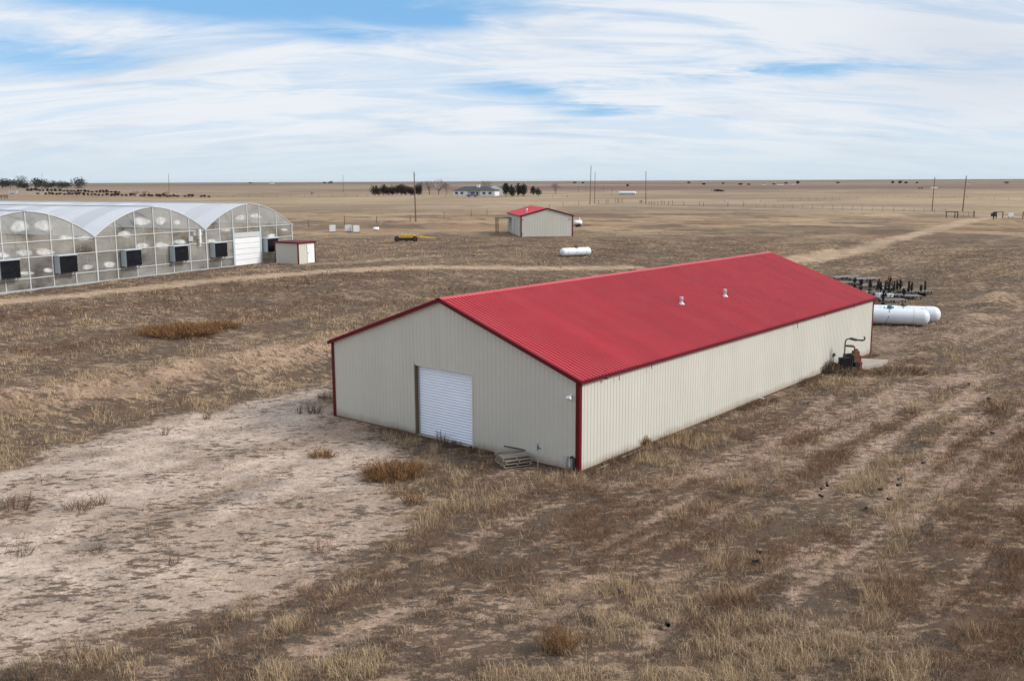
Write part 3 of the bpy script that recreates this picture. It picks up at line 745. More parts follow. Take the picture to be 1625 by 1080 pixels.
def ww():
    mt, nt, P = newmat('whitewash'); P.inputs['Base Color'].default_value = (.72, .73, .71, 1); P.inputs['Roughness'].default_value = .9
    tr = _n(nt, 'ShaderNodeBsdfTransparent'); mx = _n(nt, 'ShaderNodeMixShader')
    at_ = _n(nt, 'ShaderNodeAttribute'); at_.attribute_name = 'col'; ml = _n(nt, 'ShaderNodeMath', operation='MULTIPLY'); nt.links.new(at_.outputs['Fac'], ml.inputs[0]); nt.links.new(_range(nt, _noise(nt, 2.0, 6, .7), .32, .6, .30, .76), ml.inputs[1])
    nt.links.new(ml.outputs[0], mx.inputs[0]); nt.links.new(tr.outputs[0], mx.inputs[1]); nt.links.new(P.outputs[0], mx.inputs[2])
    nt.links.new(mx.outputs[0], nt.nodes['Material Output'].inputs[0]); return mt
M['whitewash'] = ww()
build_greenhouse()

# ---------------------------------------------------------------- pump house and small metal shed
def small_gable_box(T, L, Wd, H, RH, panel_w, wallm, rib, trims=True):
    """walls in x (0..L, the front is y=0) and y (0..Wd); ridge along y in the middle of x"""
    n = max(2, round(L/panel_w)); w = L/n
    roofz = lambda x: H+(RH-H)*(1-abs(x-L/2)/(L/2))
    for k in range(n):
        for back in (0, 1):
            p = rib_profile(w, 4, rib); b = MB(); kk = len(p); x0 = k*w
            b.mesh([(x, -z, 0.03) for x, z in p]+[(x, -z, roofz(x0+x)) for x, z in p], [(i, i+1, kk+i+1, kk+i) for i in range(kk-1)])
            if back: b.v = [(w-x, -y, z) for x, y, z in b.v]; b.v = [(x, y, z if z < 1 else roofz(x0+x)) for x, y, z in b.v]
            b.build('wall_panel', wallm, T, Matrix.Translation((x0, 0 if not back else Wd, 0)))
    n = max(2, round(Wd/panel_w)); w = Wd/n; me = panel_mesh('wall_panel', w, 4, rib, H-.03, wallm)
    for k in range(n):
        link('wall_panel', me, T, Matrix(((0, 0, -1, 0), (-1, 0, 0, (k+1)*w), (0, 1, 0, .03), (0, 0, 0, 1))))
        link('wall_panel', me, T, Matrix(((0, 0, 1, L), (1, 0, 0, k*w), (0, 1, 0, .03), (0, 0, 0, 1))))
def build_shed():
    P0 = np.array(at(826.7, 376)); P1 = np.array(at(909, 375)); d = P1-P0; L = float(np.hypot(d[0], d[1])); rz = math.atan2(d[1], d[0])
    T = thing('metal_shed', 'small cream metal shed with a low red gable roof standing in the far pasture', 'shed', P0, rz)
    Wd, H, RH = 14.3, 2.95, 3.98
    small_gable_box(T, L, Wd, H, RH, .92, M['cream_far'], .02)
    sl = math.hypot(L/2, RH-H); ux, uz = (L/2)/sl, (RH-H)/sl; ov = .12; n = 15; w = (Wd+.2)/n
    me = panel_mesh('roof_panel', w, 4, .025, sl+ov, M['roof_red'])
    for k in range(n):
        y0 = -.1+k*w
        link('roof_panel', me, T, Matrix(((0, ux, -uz, -ov*ux), (-1, 0, 0, y0+w), (0, uz, ux, H-ov*uz+.04), (0, 0, 0, 1))))
        link('roof_panel', me, T, Matrix(((0, -ux, uz, L+ov*ux), (1, 0, 0, y0), (0, uz, ux, H-ov*uz+.04), (0, 0, 0, 1))))
    for y in (-.12, Wd+.12):
        for s, x in ((0, -ov), (1, L+ov)): b = MB(); b.beam((x, y, H-ov*uz), (L/2, y, RH), .05, .17); b.build('rake_trim', M['trim_red'], T)
    for x in (-ov-.02, L+ov+.02): b = MB(); b.beam((x, -.1, H-.03), (x, Wd+.1, H-.03), .05, .14); b.build('eave_trim', M['trim_red'], T)
    for x in (-.03, L-.13):
        for y in (-.045, Wd+.025): b = MB(); b.box(x, y, 0, x+.16, y+.02, H-.1); b.build('corner_trim', M['trim_red'], T)
    for y, wd in ((.02, .14), (1.0, .12), (2.2, .12)): b = MB(); b.box(-.05, y, 0, -.026, y+wd, 2.3 if y > .5 else H-.1); b.build('door_trim', M['trim_red'], T)
    b = MB(); b.box(-.045, 1.12, 0.02, -.03, 2.2, 2.25); dr = b.build('door', M['white'], T); b = MB(); b.tube([(-.05, 2.05, 1.0), (-.1, 2.05, 1.0)], .03, 6); b.build('handle', M['steel_dark'], dr)
    b = MB(); b.box(-.05, 6.5, .02, -.03, 9.5, 2.5); b.build('overhead_door', M['galv'], T)
    b = MB(); b.tube([(1.2, 2.5, H+.2), (1.2, 2.5, H+.85)], .09, 8); b.tube([(1.2, 2.5, H+.8), (1.2, 2.5, H+.95)], [.16, .1], 8); b.build('roof_vent', M['galv'], T)
    # lean-to porch frame on its left side
    b = MB(); b.box(-2.3, 9.7, 2.25, -.06, 12.6, 2.36); b.build('porch_roof', M['wood_brown'], T)
    for y in (9.9, 12.4): b = MB(); b.beam((-2.1, y, 0), (-2.1, y, 2.25), .14); b.build('porch_post', M['wood_brown'], T)
    for x, z in ((.35, 2.5), (L-.4, 2.5), (.3, .5)): b = MB(); b.box(x-.09, -.10, z-.1, x+.09, -.024, z+.1); b.build('wall_fitting', M['galv'], T)
build_shed()
def build_pump_house():
    P0 = np.array(at(474, 419.5)); P1 = np.array(at(500.5, 416.5)); d = P1-P0; L = float(np.hypot(d[0], d[1])); rz = math.atan2(d[1], d[0])
    T = thing('pump_house', 'tiny cream metal pump house with a flat red roof against the greenhouse corner', 'shed', P0, rz)
    Q = np.array(at(443.5, 417)); e = Q-P0; n_ = np.array([-math.sin(rz), math.cos(rz)]); Wd = 3.0; H = 2.0
    for (mw, wd, k) in ((Matrix(((1, 0, 0, 0), (0, 0, -1, 0), (0, 1, 0, 0), (0, 0, 0, 1))), L, 3), (Matrix(((0, 0, -1, 0), (-1, 0, 0, Wd), (0, 1, 0, 0), (0, 0, 0, 1))), Wd, 4), (Matrix(((0, 0, 1, L), (1, 0, 0, 0), (0, 1, 0, 0), (0, 0, 0, 1))), Wd, 4), (Matrix(((-1, 0, 0, L), (0, 0, 1, Wd), (0, 1, 0, 0), (0, 0, 0, 1))), L, 3)):
        me = panel_mesh('wall_panel', wd/k, 3, .02, H, M['cream_far'])
        for i in range(k): link('wall_panel', me, T, mw @ Matrix.Translation((i*wd/k, 0, 0)))
    b = MB(); b.mesh([(-.15, -.15, H), (L+.15, -.15, H), (L+.15, Wd+.15, H), (-.15, Wd+.15, H), (-.15, -.15, H+.12), (L+.15, -.15, H+.12), (L/2, Wd/2, H+.26), (L+.15, Wd+.15, H+.12), (-.15, Wd+.15, H+.12)],
        [(0, 1, 5, 4), (1, 2, 7, 5), (2, 3, 8, 7), (3, 0, 4, 8), (4, 5, 6), (5, 7, 6), (7, 8, 6), (8, 4, 6), (3, 2, 1, 0)]); b.build('roof', M['trim_red'], T)
    for x in (-.04, L-.06):
        for y in (-.04, Wd-.06): b = MB(); b.box(x, y, 0, x+.10, y+.10, H-.01); b.build('corner_trim', M['trim_red'], T)
    b = MB(); b.box(L*.52, -.05, .05, L*.93, -.026, 1.85); dr = b.build('door', M['white'], T); b = MB(); b.box(L*.55, -.08, .95, L*.58, -.05, 1.05); b.build('handle', M['steel_dark'], dr)
build_pump_house()

# ---------------------------------------------------------------- tanks
def build_tank(name, label, p, rz, L, dia, clear=.18, dome=True, group=None):
    T = thing(name, label, 'gas tank', p, rz, group); r = dia/2; zc = clear+r
    b = MB(); pts = []; rad = []
    for i in range(9):
        t = math.pi/2*i/8; pts.append((-L/2+r*.85*(1-math.cos(t)), 0, zc)); rad.append(max(r*math.sin(t), .01))
    pts2 = [(-q[0], 0, zc) for q in pts[::-1]]; b.tube(pts+pts2, rad+rad[::-1], 28); b.build('shell', M['tank_white'], T)
    for x in (-L*.30, L*.30):
        for y in (-r*.55, r*.55): b = MB(); b.box(x-.07, y-.05, 0, x+.07, y+.05, zc-r*.72); b.build('leg', M['steel_dark'], T)
        b = MB(); b.box(x-.16, -r*.75, -.08, x+.16, r*.75, .03); b.build('footing', M['concrete'], T)
        b = MB(); n = 28; b.tube([(x, (r+.006)*math.cos(2*math.pi*i/n), zc+(r+.006)*math.sin(2*math.pi*i/n)) for i in range(n+1)], .012, 4); b.build('weld_band', M['galv'], T)
    if dome:
        b = MB(); b.tube([(.05, 0, zc+r-.04), (.05, 0, zc+r+.10), (.05, 0, zc+r+.20), (.05, 0, zc+r+.25)], [.22, .22, .18, .05], 14); b.build('valve_dome', M[dome if isinstance(dome, str) else 'steel_dark'], T)
        b = MB(); b.tube([(.3, 0, zc+r), (.3, 0, zc+r+.14)], .03, 6); b.tube([(-.35, 0, zc+r), (-.35, 0, zc+r+.10)], .04, 6); b.build('valve', M['steel_dark'], T)
        b = MB(); b.tube([(.05, -.22, zc+r+.02), (.0, -r*.75, zc+r*.72), (-.06, -r-.02, zc), (-.2, -r*.85, zc-r*.6), (-.25, -r*.7, 0)], .016, 5); b.build('gas_line', M['steel_dark'], T)
    for x in (-L*.4, L*.4): b = MB(); b.box(x-.04, -.015, zc+r-.02, x+.04, .015, zc+r+.07); b.build('lifting_lug', M['galv'], T)
    return T
pl, pr = at(884.5, 408), at(942.5, 408); dd = pr-pl; c = (pl+pr)/2
build_tank('propane_tank', 'white propane tank alone in the pasture in front of the small red roofed shed', c+np.array([0, .45, 0]), math.atan2(dd[1], dd[0]), 4.0, .95, .12)
tr_ = np.array(at(1476, 519)); ax = np.array([.958, -.287, 0]); nx = np.array([.287, .958, 0])
c1 = tr_-ax*2.95+nx*.5; c1[2] = float(terrain(c1[0], c1[1])); rz_ = math.atan2(ax[1], ax[0])
build_tank('propane_tank', 'large white propane tank with a blue valve cover, nearer of the pair behind the barn', c1, rz_, 5.9, 1.25, .06, 'blue', 'propane tanks behind the barn')
tb = np.array(at(1492, 514)); c2 = tb-ax*2.7+nx*.75; c2[2] = float(terrain(c2[0], c2[1]))
build_tank('propane_tank', 'large white propane tank, farther of the pair behind the barn', c2, rz_, 5.6, 1.25, .06, 'steel_dark', 'propane tanks behind the barn')
bl, br = at(981, 309.5), at(1009.5, 309.5); dd = br-bl; build_tank('storage_tank', 'long white tank lying far off beside the distant fence line', (bl+br)/2, math.atan2(dd[1], dd[0]), float(np.hypot(dd[0], dd[1])), 1.7, .25, False)

# ---------------------------------------------------------------- irrigation engine beside the barn, and its slab
def build_engine():
    A3 = np.array([SA, CA, 0]); B3 = np.array([-CA, SA, 0])
    p = np.array(at(1342, 591)); T = thing('engine_pump', 'rusty orange engine with black radiator and tall exhaust pipe by the barn wall', 'engine', p, 0.12)
    b = MB(); b.box(-.1, -.05, 0, .02, .95, .10); b.box(1.2, -.05, 0, 1.32, .95, .10); b.box(.02, .0, 0, 1.2, .08, .10); b.box(.02, .85, 0, 1.2, .93, .10); b.build('skid', M['rusty'], T)
    b = MB(); b.box(-.42, .0, .06, .42, .16, .90); b.build('radiator', M['black'], T); rad = T.children[-1]
    b = MB()
    for i in range(9): b.box(-.36+.085*i, -.03, .14, -.34+.085*i, .0, .84)
    b.box(-.42, -.04, .84, .42, .0, .90); b.box(-.42, -.04, .06, .42, .0, .14); b.build('grille', M['blackp'], rad)
    b = MB(); b.tube([(-.1, .1, .9), (-.1, .1, .98)], .05, 8); b.build('filler_cap', M['steel_dark'], rad)
    b = MB(); b.box(-.44, -.02, .06, -.41, .9, .5); b.build('side_guard', M['rusty'], T)
    b = MB(); b.box(.05, .25, .25, .75, .75, .80); b.box(.12, .30, .80, .70, .70, .96); b.tube([(.75, .5, .5), (.95, .5, .5)], .28, 12); b.build('engine_block', M['black'], T); e = T.children[-1]
    b = MB(); b.tube([(.45, .2, .97), (.45, .2, 1.10)], .16, 12); b.tube([(.05, .5, .98), (.65, .5, .98)], .07, 8); b.build('manifold', M['steel_dark'], e)
    b = MB(); b.box(.55, .15, .55, .88, .48, 1.22); b.box(.62, .2, 1.22, .80, .4, 1.34); b.build('air_cleaner', M['rusty'], e)
    b = MB(); b.box(.80, .20, .25, 1.02, .62, .95); b.tube([(.9, .12, .48), (.9, .7, .48)], .17, 10); b.build('gearbox', M['orange'], T)
    b = MB(); b.tube([(1.02, .4, .25), (1.02, .4, .85)], .10, 10); b.build('pump_head', M['rusty'], T)
    b = MB(); b.tube([(.72, .1, .42), (.72, .0, .42)], .16, 12); b.build('pulley', M['rubber'], T)
    b = MB(); b.tube([(.12, .5, .9), (.12, .5, 1.72), (.17, .5, 1.86), (.30, .5, 1.92), (.44, .5, 1.92)], .042, 8); ex = b.build('exhaust_pipe', M['steel_dark'], T)
    b = MB(); b.tube([(.40, .5, 1.92), (.46, .5, 1.92), (.80, .5, 1.84), (.86, .5, 1.83)], [.05, .085, .085, .05], 10); b.tube([(.84, .5, 1.83), (1.20, .5, 1.80), (1.30, .5, 1.84), (1.33, .5, 1.94), (1.26, .5, 2.02)], [.05, .06, .05, .045, .04], 8); b.build('muffler', M['steel_dark'], ex)
    b = MB(); b.tube([(.12, .5, 1.50), (.25, .5, 1.50), (.62, .5, 1.47), (.70, .5, 1.42), (.70, .4, 1.28)], [.04, .065, .075, .05, .04], 8); b.build('intake_pipe', M['steel_dark'], ex)
build_engine()
def build_slab():
    q = [at(1366, 572), at(1409, 574.5), at(1396, 581), at(1368, 586)]
    b = MB(); z = .16; P = [(float(v[0]), float(v[1])) for v in q]
    b.mesh([(x, y, -.1) for x, y in P]+[(x, y, z) for x, y in P], [(4, 7, 6, 5), (0, 1, 5, 4), (1, 2, 6, 5), (2, 3, 7, 6), (3, 0, 4, 7)])
    o = b.build('concrete_slab', M['concrete']); tag(o, 'pale concrete pad poking out of the grass right of the engine', 'concrete pad')
build_slab()

# ---------------------------------------------------------------- pallets, hydrant, pipes near the front corner
def build_pallet(z, dx, dy, rz, label):
    p = np.array(at(816, 740))+np.array([-.05, .35, 0]); T = thing('wood_pallet', label, 'pallet', (p[0]+dx, p[1]+dy, z), rz, 'weathered pallets stacked by the barn')
    L, Wd = 1.16, 1.02
    for i in range(8):
        y = -Wd/2+.05+i*(Wd-.10)/7; b = MB(); j = random.uniform(-.008, .008); b.box(-L/2, y-.045, .112+j*.2, L/2+j, y+.045, .130); 
        if not (i == 5 and 'top' in label): b.build('deck_board', M['pallet_wood'], T)
    for x in (-L/2+.025, 0, L/2-.025): b = MB(); b.box(x-.02, -Wd/2, .02, x+.02, Wd/2, .11); b.build('stringer', M['pallet_wood'], T)
    for y in (-Wd/2+.05, -.2, .2, Wd/2-.05): b = MB(); b.box(-L/2, y-.045, .0, L/2, y+.045, .018); b.build('bottom_board', M['pallet_wood'], T)
for z, dx, dy, rz, lb in ((.03, 0, 0, .38, 'lowest weathered wooden pallet of the stack in front of the barn'), (.165, .04, .02, .44, 'middle weathered wooden pallet of the stack in front of the barn'), (.30, -.03, .03, .36, 'top weathered wooden pallet of the stack in front of the barn')):
    build_pallet(z, dx, dy, rz, lb)
def build_hydrant():
    p = np.array(at(853.5, 742)); T = thing('yard_hydrant', 'thin standing yard hydrant with a blue head in front of the barn wall', 'hydrant', p, .4)
    b = MB(); b.tube([(0, 0, -.1), (0, 0, .78)], .018, 8); b.build('riser', M['galv'], T)
    b = MB(); b.tube([(0, 0, .74), (0, 0, .92)], .036, 8); b.tube([(0, 0, .82), (.10, 0, .80), (.13, 0, .74)], .022, 8); b.build('head', M['blue'], T)
    b = MB(); b.tube([(0, 0, .9), (-.05, 0, .97), (.08, 0, 1.0)], .012, 6); b.build('handle', M['blue'], T)
build_hydrant()
def ground_pipe(name, label, cat, pts, rad, mt, dz=0.02):
    P = [np.array(at(*q)) for q in pts]; b = MB(); b.tube([(p[0], p[1], p[2]+dz+rad) for p in P], rad, 8); tag(b.build(name, mt), label, cat)
ground_pipe('plastic_pipe', 'white plastic pipe lying near the front corner of the barn below the long wall', 'pipe', [(946, 746), (976, 733)], .018, M['concrete'], .02)
ground_pipe('plastic_pipe', 'white plastic strip lying along the foot of the long wall past the nearer pipe', 'pipe', [(985, 728), (1021, 712)], .016, M['white'], .03)
ground_pipe('plastic_pipe', 'short white pipe stub beside the middle of the long barn wall', 'pipe', [(1198, 633), (1212, 635)], .03, M['white'], .08)
b = MB(); q = np.array(at(800, 725)); q2 = np.array(at(858, 734)); b.beam((q[0], q[1], .47), (q2[0], q2[1], .42), .05, .04); tag(b.build('metal_bar', M['steel_dark']), 'dark metal bar laid across the back of the pallet stack', 'metal bar')

# ---------------------------------------------------------------- totes, yellow implement, odds and ends in the left pasture
def build_tote(p, rz, label):
    T = thing('water_tote', label, 'tote', p, rz, 'white water totes in the left pasture')
    b = MB(); b.box(-.5, -.55, 0, .5, .55, .05)
    for x in (-.42, 0, .42): b.box(x-.06, -.55, .05, x+.06, .55, .14)
    b.build('pallet_base', M['steel_dark'], T)
    b = MB(); b.box(-.47, -.52, .14, .47, .52, 1.10); b.tube([(0, 0, 1.1), (0, 0, 1.16)], .1, 10); b.build('bottle', M['white'], T)
    b = MB()
    for x in (-.49, .49):
        for y in (-.54, 0, .54): b.beam((x, y, .14), (x, y, 1.12), .022)
    for z in (.35, .62, .88, 1.12):
        for x in (-.49, .49): b.beam((x, -.54, z), (x, .54, z), .02)
        for y in (-.54, .54): b.beam((-.49, y, z), (.49, y, z), .02)
    b.build('cage', M['galv'], T)
build_tote(at(528, 368.5), .2, 'white caged water tote standing alone, leftmost of the three in the pasture')
build_tote(at(553, 368.5), .1, 'white caged water tote in the touching pair, left one')
build_tote(at(565.5, 369), .25, 'white caged water tote in the touching pair, right one')
p = at(597, 366); T = thing('white_barrel', 'small white plastic barrel lying on the ground right of the totes', 'barrel', p, .3); b = MB(); b.tube([(-.45, 0, .3), (-.38, 0, .3), (.38, 0, .3), (.45, 0, .3)], [.2, .29, .29, .2], 12); b.build('body', M['white'], T); b = MB(); b.tube([(.2, 0, .58), (.2, 0, .66)], .07, 8); b.build('cap', M['steel_dark'], T)
q0 = np.array(at(602, 357)); q1 = up(q0, 612, 344); b = MB(); b.beam(q0-np.array([0, 0, .1]), q1, .12, .16); tag(b.build('wood_plank', M['plank_wood']), 'pale plank leaning upright near the fence by the totes', 'plank')
def build_implement():
    p = np.array(at(655, 383)); T = thing('farm_implement', 'low yellow farm implement with dark rollers and a long drawbar lying in the pasture', 'farm machine', p, -.05)
    b = MB(); b.beam((-1.9, .0, .55), (1.0, .0, .60), .16); b.beam((-1.9, 1.1, .55), (1.0, 1.1, .65), .16); b.beam((-1.9, 0, .55), (-1.9, 1.1, .55), .16); b.beam((1.0, 0, .6), (1.0, 1.1, .65), .16); b.beam((-.4, 0, .58), (-.4, 1.1, .6), .14); b.box(-1.5, .2, .62, .3, .9, .85); b.build('frame', M['yellow'], T)
    b = MB(); b.beam((1.0, .1, .6), (2.7, .6, .42), .13); b.beam((1.0, 1.0, .62), (2.7, .6, .42), .13); b.beam((2.6, .6, .42), (3.0, .62, .38), .12); b.build('drawbar', M['yellow'], T)
    for x in (-2.05, .35): 
        b = MB(); b.tube([(x-.16, -.25, .36), (x-.1, -.25, .36), (x+.1, -.25, .36), (x+.16, -.25, .36)] if False else [(x, -.35, .36), (x, -.31, .36), (x, -.13, .36), (x, -.09, .36)], [.26, .36, .36, .26], 14); w_ = b.build('wheel', M['rubber'], T)
        b = MB(); b.tube([(x, -.37, .36), (x, -.34, .36)], .17, 10); b.build('hub', M['steel_dark'], w_)
    for i in range(6): x = -1.7+i*.36; b = MB(); b.tube([(x, -.25, .30), (x, .0, .30)], .22, 10); b.build('roller', M['black'], T)
    for i in range(5): x = -1.5+i*.5; b = MB(); b.beam((x, 1.15, .6), (x-.1, 1.3, .95), .07); b.build('tine', M['yellow'], T)
build_implement()
p = np.array(at(917, 360)); T = thing('water_trailer', 'small cream tank trailer parked right of the small metal shed', 'trailer', p, .3)
b = MB(); b.tube([(-.75, 0, .75), (-.62, 0, .75), (.62, 0, .75), (.75, 0, .75)], [.2, .42, .42, .2], 14); b.build('tank', M['white'], T); b = MB(); b.tube([(.3, 0, 1.1), (.3, 0, 1.6)], .09, 8); b.build('fill_neck', M['white'], T)
b = MB(); b.box(-1.1, -.4, .25, 1.1, .4, .32); b.beam((1.1, 0, .28), (2.2, 0, .28), .1); b.build('chassis', M['steel_dark'], T)
for y in (-.6, .6): b = MB(); b.tube([(0, y-.1, .3), (0, y+.1, .3)], .3, 12); b.build('wheel', M['rubber'], T)

# ---------------------------------------------------------------- dead nursery stock behind the barn
def dead_tree(base, h, w, label, seed, cat='potted tree'):
    rr = random.Random(seed); T = thing('potted_sapling', label, cat, base, rr.uniform(0, 6), 'dead potted saplings behind the barn')
    b = MB(); b.tube([(0, 0, 0), (0, 0, .34), (0, 0, .36)], [.15, .19, .19], 10); b.build('pot', M['blackp'], T)
    b = MB(); b.tube([(0, 0, .34), (rr.uniform(-.05, .05), rr.uniform(-.05, .05), h)], [.035, .012], 5)
    for i in range(int(30+22*h)):
        z = .42+(h-.5)*rr.random()**1.1; t = rr.uniform(0, 6.28); f = 1-(z-.3)/(h-.2); l = w*(.10+.90*f)*rr.uniform(.5, 1.1)*.75
        e = (math.cos(t)*l, math.sin(t)*l, min(z+rr.uniform(.15, .45), h)); s = (0, 0, z)
        b.beam(s, e, .026)
        for k in range(2):
            f2 = rr.uniform(.3, .9); c_ = tuple(s[q]+(e[q]-s[q])*f2 for q in range(3)); b.face([c_, (c_[0]+rr.uniform(-.06, .06), c_[1]+rr.uniform(-.06, .06), c_[2]+.1), (c_[0]+rr.uniform(-.05, .05), c_[1]+rr.uniform(-.05, .05), c_[2]+.28)])
    b.build('stem', M['dead'], T)
M['dead'] = mat('dead_foliage', (.030, .030, .028), .9, .35, 4)
sap = [(1393, 468, 448, .22, 'wide dead sapling in a black pot, nearest the barn corner'), (1410, 474, 443, .36, 'tallest and widest dead conifer sapling in a black pot, cone shaped'), (1401, 486, 464, .14, 'thin dead sapling in a black pot standing in front of the others'), (1423, 468, 448, .12, 'narrow dead sapling just right of the cone shaped one'), (1428, 468, 447, .16, 'tall narrow dead sapling in the middle of the nursery row'), (1441, 471, 450, .13, 'narrow dead sapling with a pale rack behind it'), (1446, 470, 451, .10, 'thin grey dead sapling next to the right hand rack'), (1461, 470, 456, .11, 'short dead sapling, second from the right end of the row'), (1467, 470, 450, .09, 'slim tall dead sapling at the right end of the row'), (1380, 464, 447, .18, 'bushy dead sapling behind the corner of the roof'), (1366, 460, 447, .20, 'bushy dead sapling farther left behind the roof edge'), (1434, 476, 462, .18, 'squat reddish dead sapling in front of the right hand racks'), (1397, 470, 450, .12, 'thin dead sapling close right of the barn corner one'), (1418, 471, 450, .10, 'thin leaning dead sapling between the cone and the middle'), (1356, 456, 444, .18, 'dead sapling mostly hidden behind the roof slope'), (1404, 471, 449, .08, 'bare dead stick in a pot left of the cone shaped one')]
for i, (px, yb, yt, w, lb) in enumerate(sap):
    g = np.array(at(px, yb)); h = float(up(g, px, yt)[2]-g[2]); dead_tree(g, h*1.05, w*2.3, lb, i)
def rack(px, py, L, Wd, label, rz, posts=True):
    p = np.array(at(px, py)); T = thing('nursery_rack', label, 'plant rack', p, rz, 'low plant racks behind the barn')
    for i in range(5): y = -Wd/2+Wd*i/4; b = MB(); b.box(-L/2, y-.09, .30, L/2, y+.09, .33); b.build('slat', M['rack'], T)
    for x in (-L/2+.1, 0, L/2-.1):
        b = MB(); b.box(x-.04, -Wd/2, .24, x+.04, Wd/2, .30); b.build('bearer', M['steel_dark'], T)
        for y in (-Wd/2+.06, Wd/2-.06): b = MB(); b.box(x-.05, y-.05, 0, x+.05, y+.05, .24); b.build('leg', M['steel_dark'], T)
M['rack'] = mat('rack_boards', (.20, .20, .205), .85, .3, 2, obj_var=.6)
for px, py, L, lb in ((1340, 443, 3.2, 'pale plant rack farthest left behind the roof edge'), (1372, 446, 3.0, 'pale plant rack behind the roof edge at the back'), (1350, 452, 2.6, 'pale plant rack half hidden by the roof slope'), (1385, 456, 2.6, 'plant rack behind the dead saplings at the barn corner'), (1412, 461, 2.6, 'plant rack behind the cone shaped dead sapling'), (1400, 468, 2.4, 'plant rack under the dead saplings near the barn corner'), (1428, 472, 2.2, 'pale plant rack in front of the middle saplings'), (1455, 466, 2.6, 'pale plant rack at the right end of the dead saplings'), (1416, 480, 2.2, 'frontmost plant rack before the dead saplings'), (1390, 476, 1.8, 'plant rack beside the barn corner with white pots on it'), (1446, 474, 1.6, 'small plant rack left of the two last saplings')):
    rack(px, py, L, 1.1, lb, random.uniform(-.15, .25))
for i, (px, py) in enumerate(((1391, 474), (1394, 474.5), (1397, 474), (1401, 474.5), (1409, 475), (1412, 474.5), (1415, 475))):
    p = np.array(at(px, py+2)); b = MB(); b.tube([(0, 0, 0), (0, 0, .3)], [.10, .14], 10); b.tube([(0, 0, .3), (0, 0, .33)], .15, 10); o = b.build('white_pot', M['white']); o.location = (p[0], p[1], p[2]+.33); tag(o, 'small white flower pot on the plant rack, %s from the left' % ('first', 'second', 'third', 'fourth', 'fifth', 'sixth', 'last')[i], 'flower pot', 'white pots on the plant rack')
b = MB(); 
pots = [(1302, 790), (1306, 778), (1313, 772), (1374, 810), (1391, 766), (1397, 780), (1428, 763), (1412, 795), (1425, 773), (1466, 738), (1574, 690), (1568, 635), (1537, 612), (1059, 997), (985, 943), (1200, 895), (1204, 880)]
POTL = ['black plastic pot lowest of the cluster of three on the first bare strip', 'black plastic pot in the middle of the cluster of three on the first bare strip', 'black plastic pot highest of the cluster of three on the first bare strip', 'black plastic pot lowest of the scatter on the second bare strip', 'black plastic pot second from the left in the scatter on the second bare strip', 'black plastic pot in the centre of the scatter on the second bare strip', 'black plastic pot at the top right of the scatter on the second bare strip', 'black plastic pot low right in the scatter on the second bare strip', 'black plastic pot just below the top right one of the scatter', 'lone black plastic pot on the strip above the scatter', 'lone black plastic pot near the right edge below the far tracks', 'black plastic pot near the right edge beside the far wheel tracks', 'farthest black plastic pot on the wheel tracks below the engine', 'black plastic pot nearest the bottom of the photo', 'black plastic pot in the foreground grass left of the nearest one', 'lower black plastic pot of a pair in the rusty weeds', 'upper black plastic pot of a pair in the rusty weeds']
pm = MB(); pm.tube([(0, -.09, .08), (0, .08, .08)], [.042, .058], 9, False); pm.face([(.055*math.cos(t*.7), -.09, .08+.055*math.sin(t*.7)) for t in range(9)]); pme = pm.me('plastic_pot', M['blackp'])
for i, (px, py) in enumerate(pots):
    p = np.array(at(px, py)); o = link('plastic_pot', pme); o.location = (p[0], p[1], p[2]+.03); o.rotation_euler = (random.uniform(-.4, .4), random.uniform(-.3, .3), random.uniform(0, 6.28)); tag(o, POTL[i], 'plastic pot', 'black pots scattered in the weeds')

# ---------------------------------------------------------------- utility poles
def build_pole(base, top, label, r=.14, arm=0, arz=0, light=False):
    g = np.array(at(*base)); t = up(g, *top); T = thing('utility_pole', label, 'utility pole', g, 0, 'utility poles across the plain'); d = t-g
    b = MB(); b.tube([(0, 0, -.4), tuple(d)], [r, r*.62], 8); b.build('pole', M['pole'], T)
    if arm:
        for k, f in enumerate((.965,)):
            c_ = d*f; ax_ = np.array([math.cos(arz), math.sin(arz), 0])*arm/2
            b = MB(); b.beam(c_-ax_, c_+ax_, .10, .12); a_ = b.build('crossarm', M['pole'], T)
            for s in (-.9, .9):
                e = c_+ax_*s; b = MB(); b.tube([e, e+np.array([0, 0, .25])], .05, 6); b.build('insulator', M['galv'], a_)
    b = MB(); b.tube([d, d+np.array([0, 0, .22])], [.05, .03], 6); b.build('top_pin', M['galv'], T)
    b = MB(); b.tube([d*.93+np.array([.1, -.1, 0]), d*.93+np.array([.35, -.1, .1])], .06, 6); b.build('line_clamp', M['galv'], T)
for bq, tq, lb, r, arm in (((660, 352), (657, 273), 'tall wooden utility pole at the fence corner left of the small shed', .15, 0), ((268.5, 312), (267.5, 276), 'dark utility pole rising behind the row of seedlings', .17, 0), ((67.5, 301), (66.5, 275), 'thin utility pole among the evergreens at the far left', .2, 0),
    ((545, 306), (544, 277), 'slim distant pole in the open field left of the farmhouse hedge', .16, 0), ((936, 324.5), (938, 263), 'tallest of the two poles standing close together behind the small shed', .15, 0), ((943.5, 323), (944.5, 273), 'shorter of the two poles standing close together behind the small shed', .13, 0),
    ((1025, 324), (1025, 272), 'wooden pole beside the brush pile on the fence line', .15, 0), ((1479, 335), (1483.5, 281), 'leaning pole left of the darker one by the road gate', .13, 0), ((1527.5, 335.5), (1533.5, 279), 'dark leaning pole right beside the road gate', .16, .0)):
    build_pole(bq, tq, lb, r, arm)
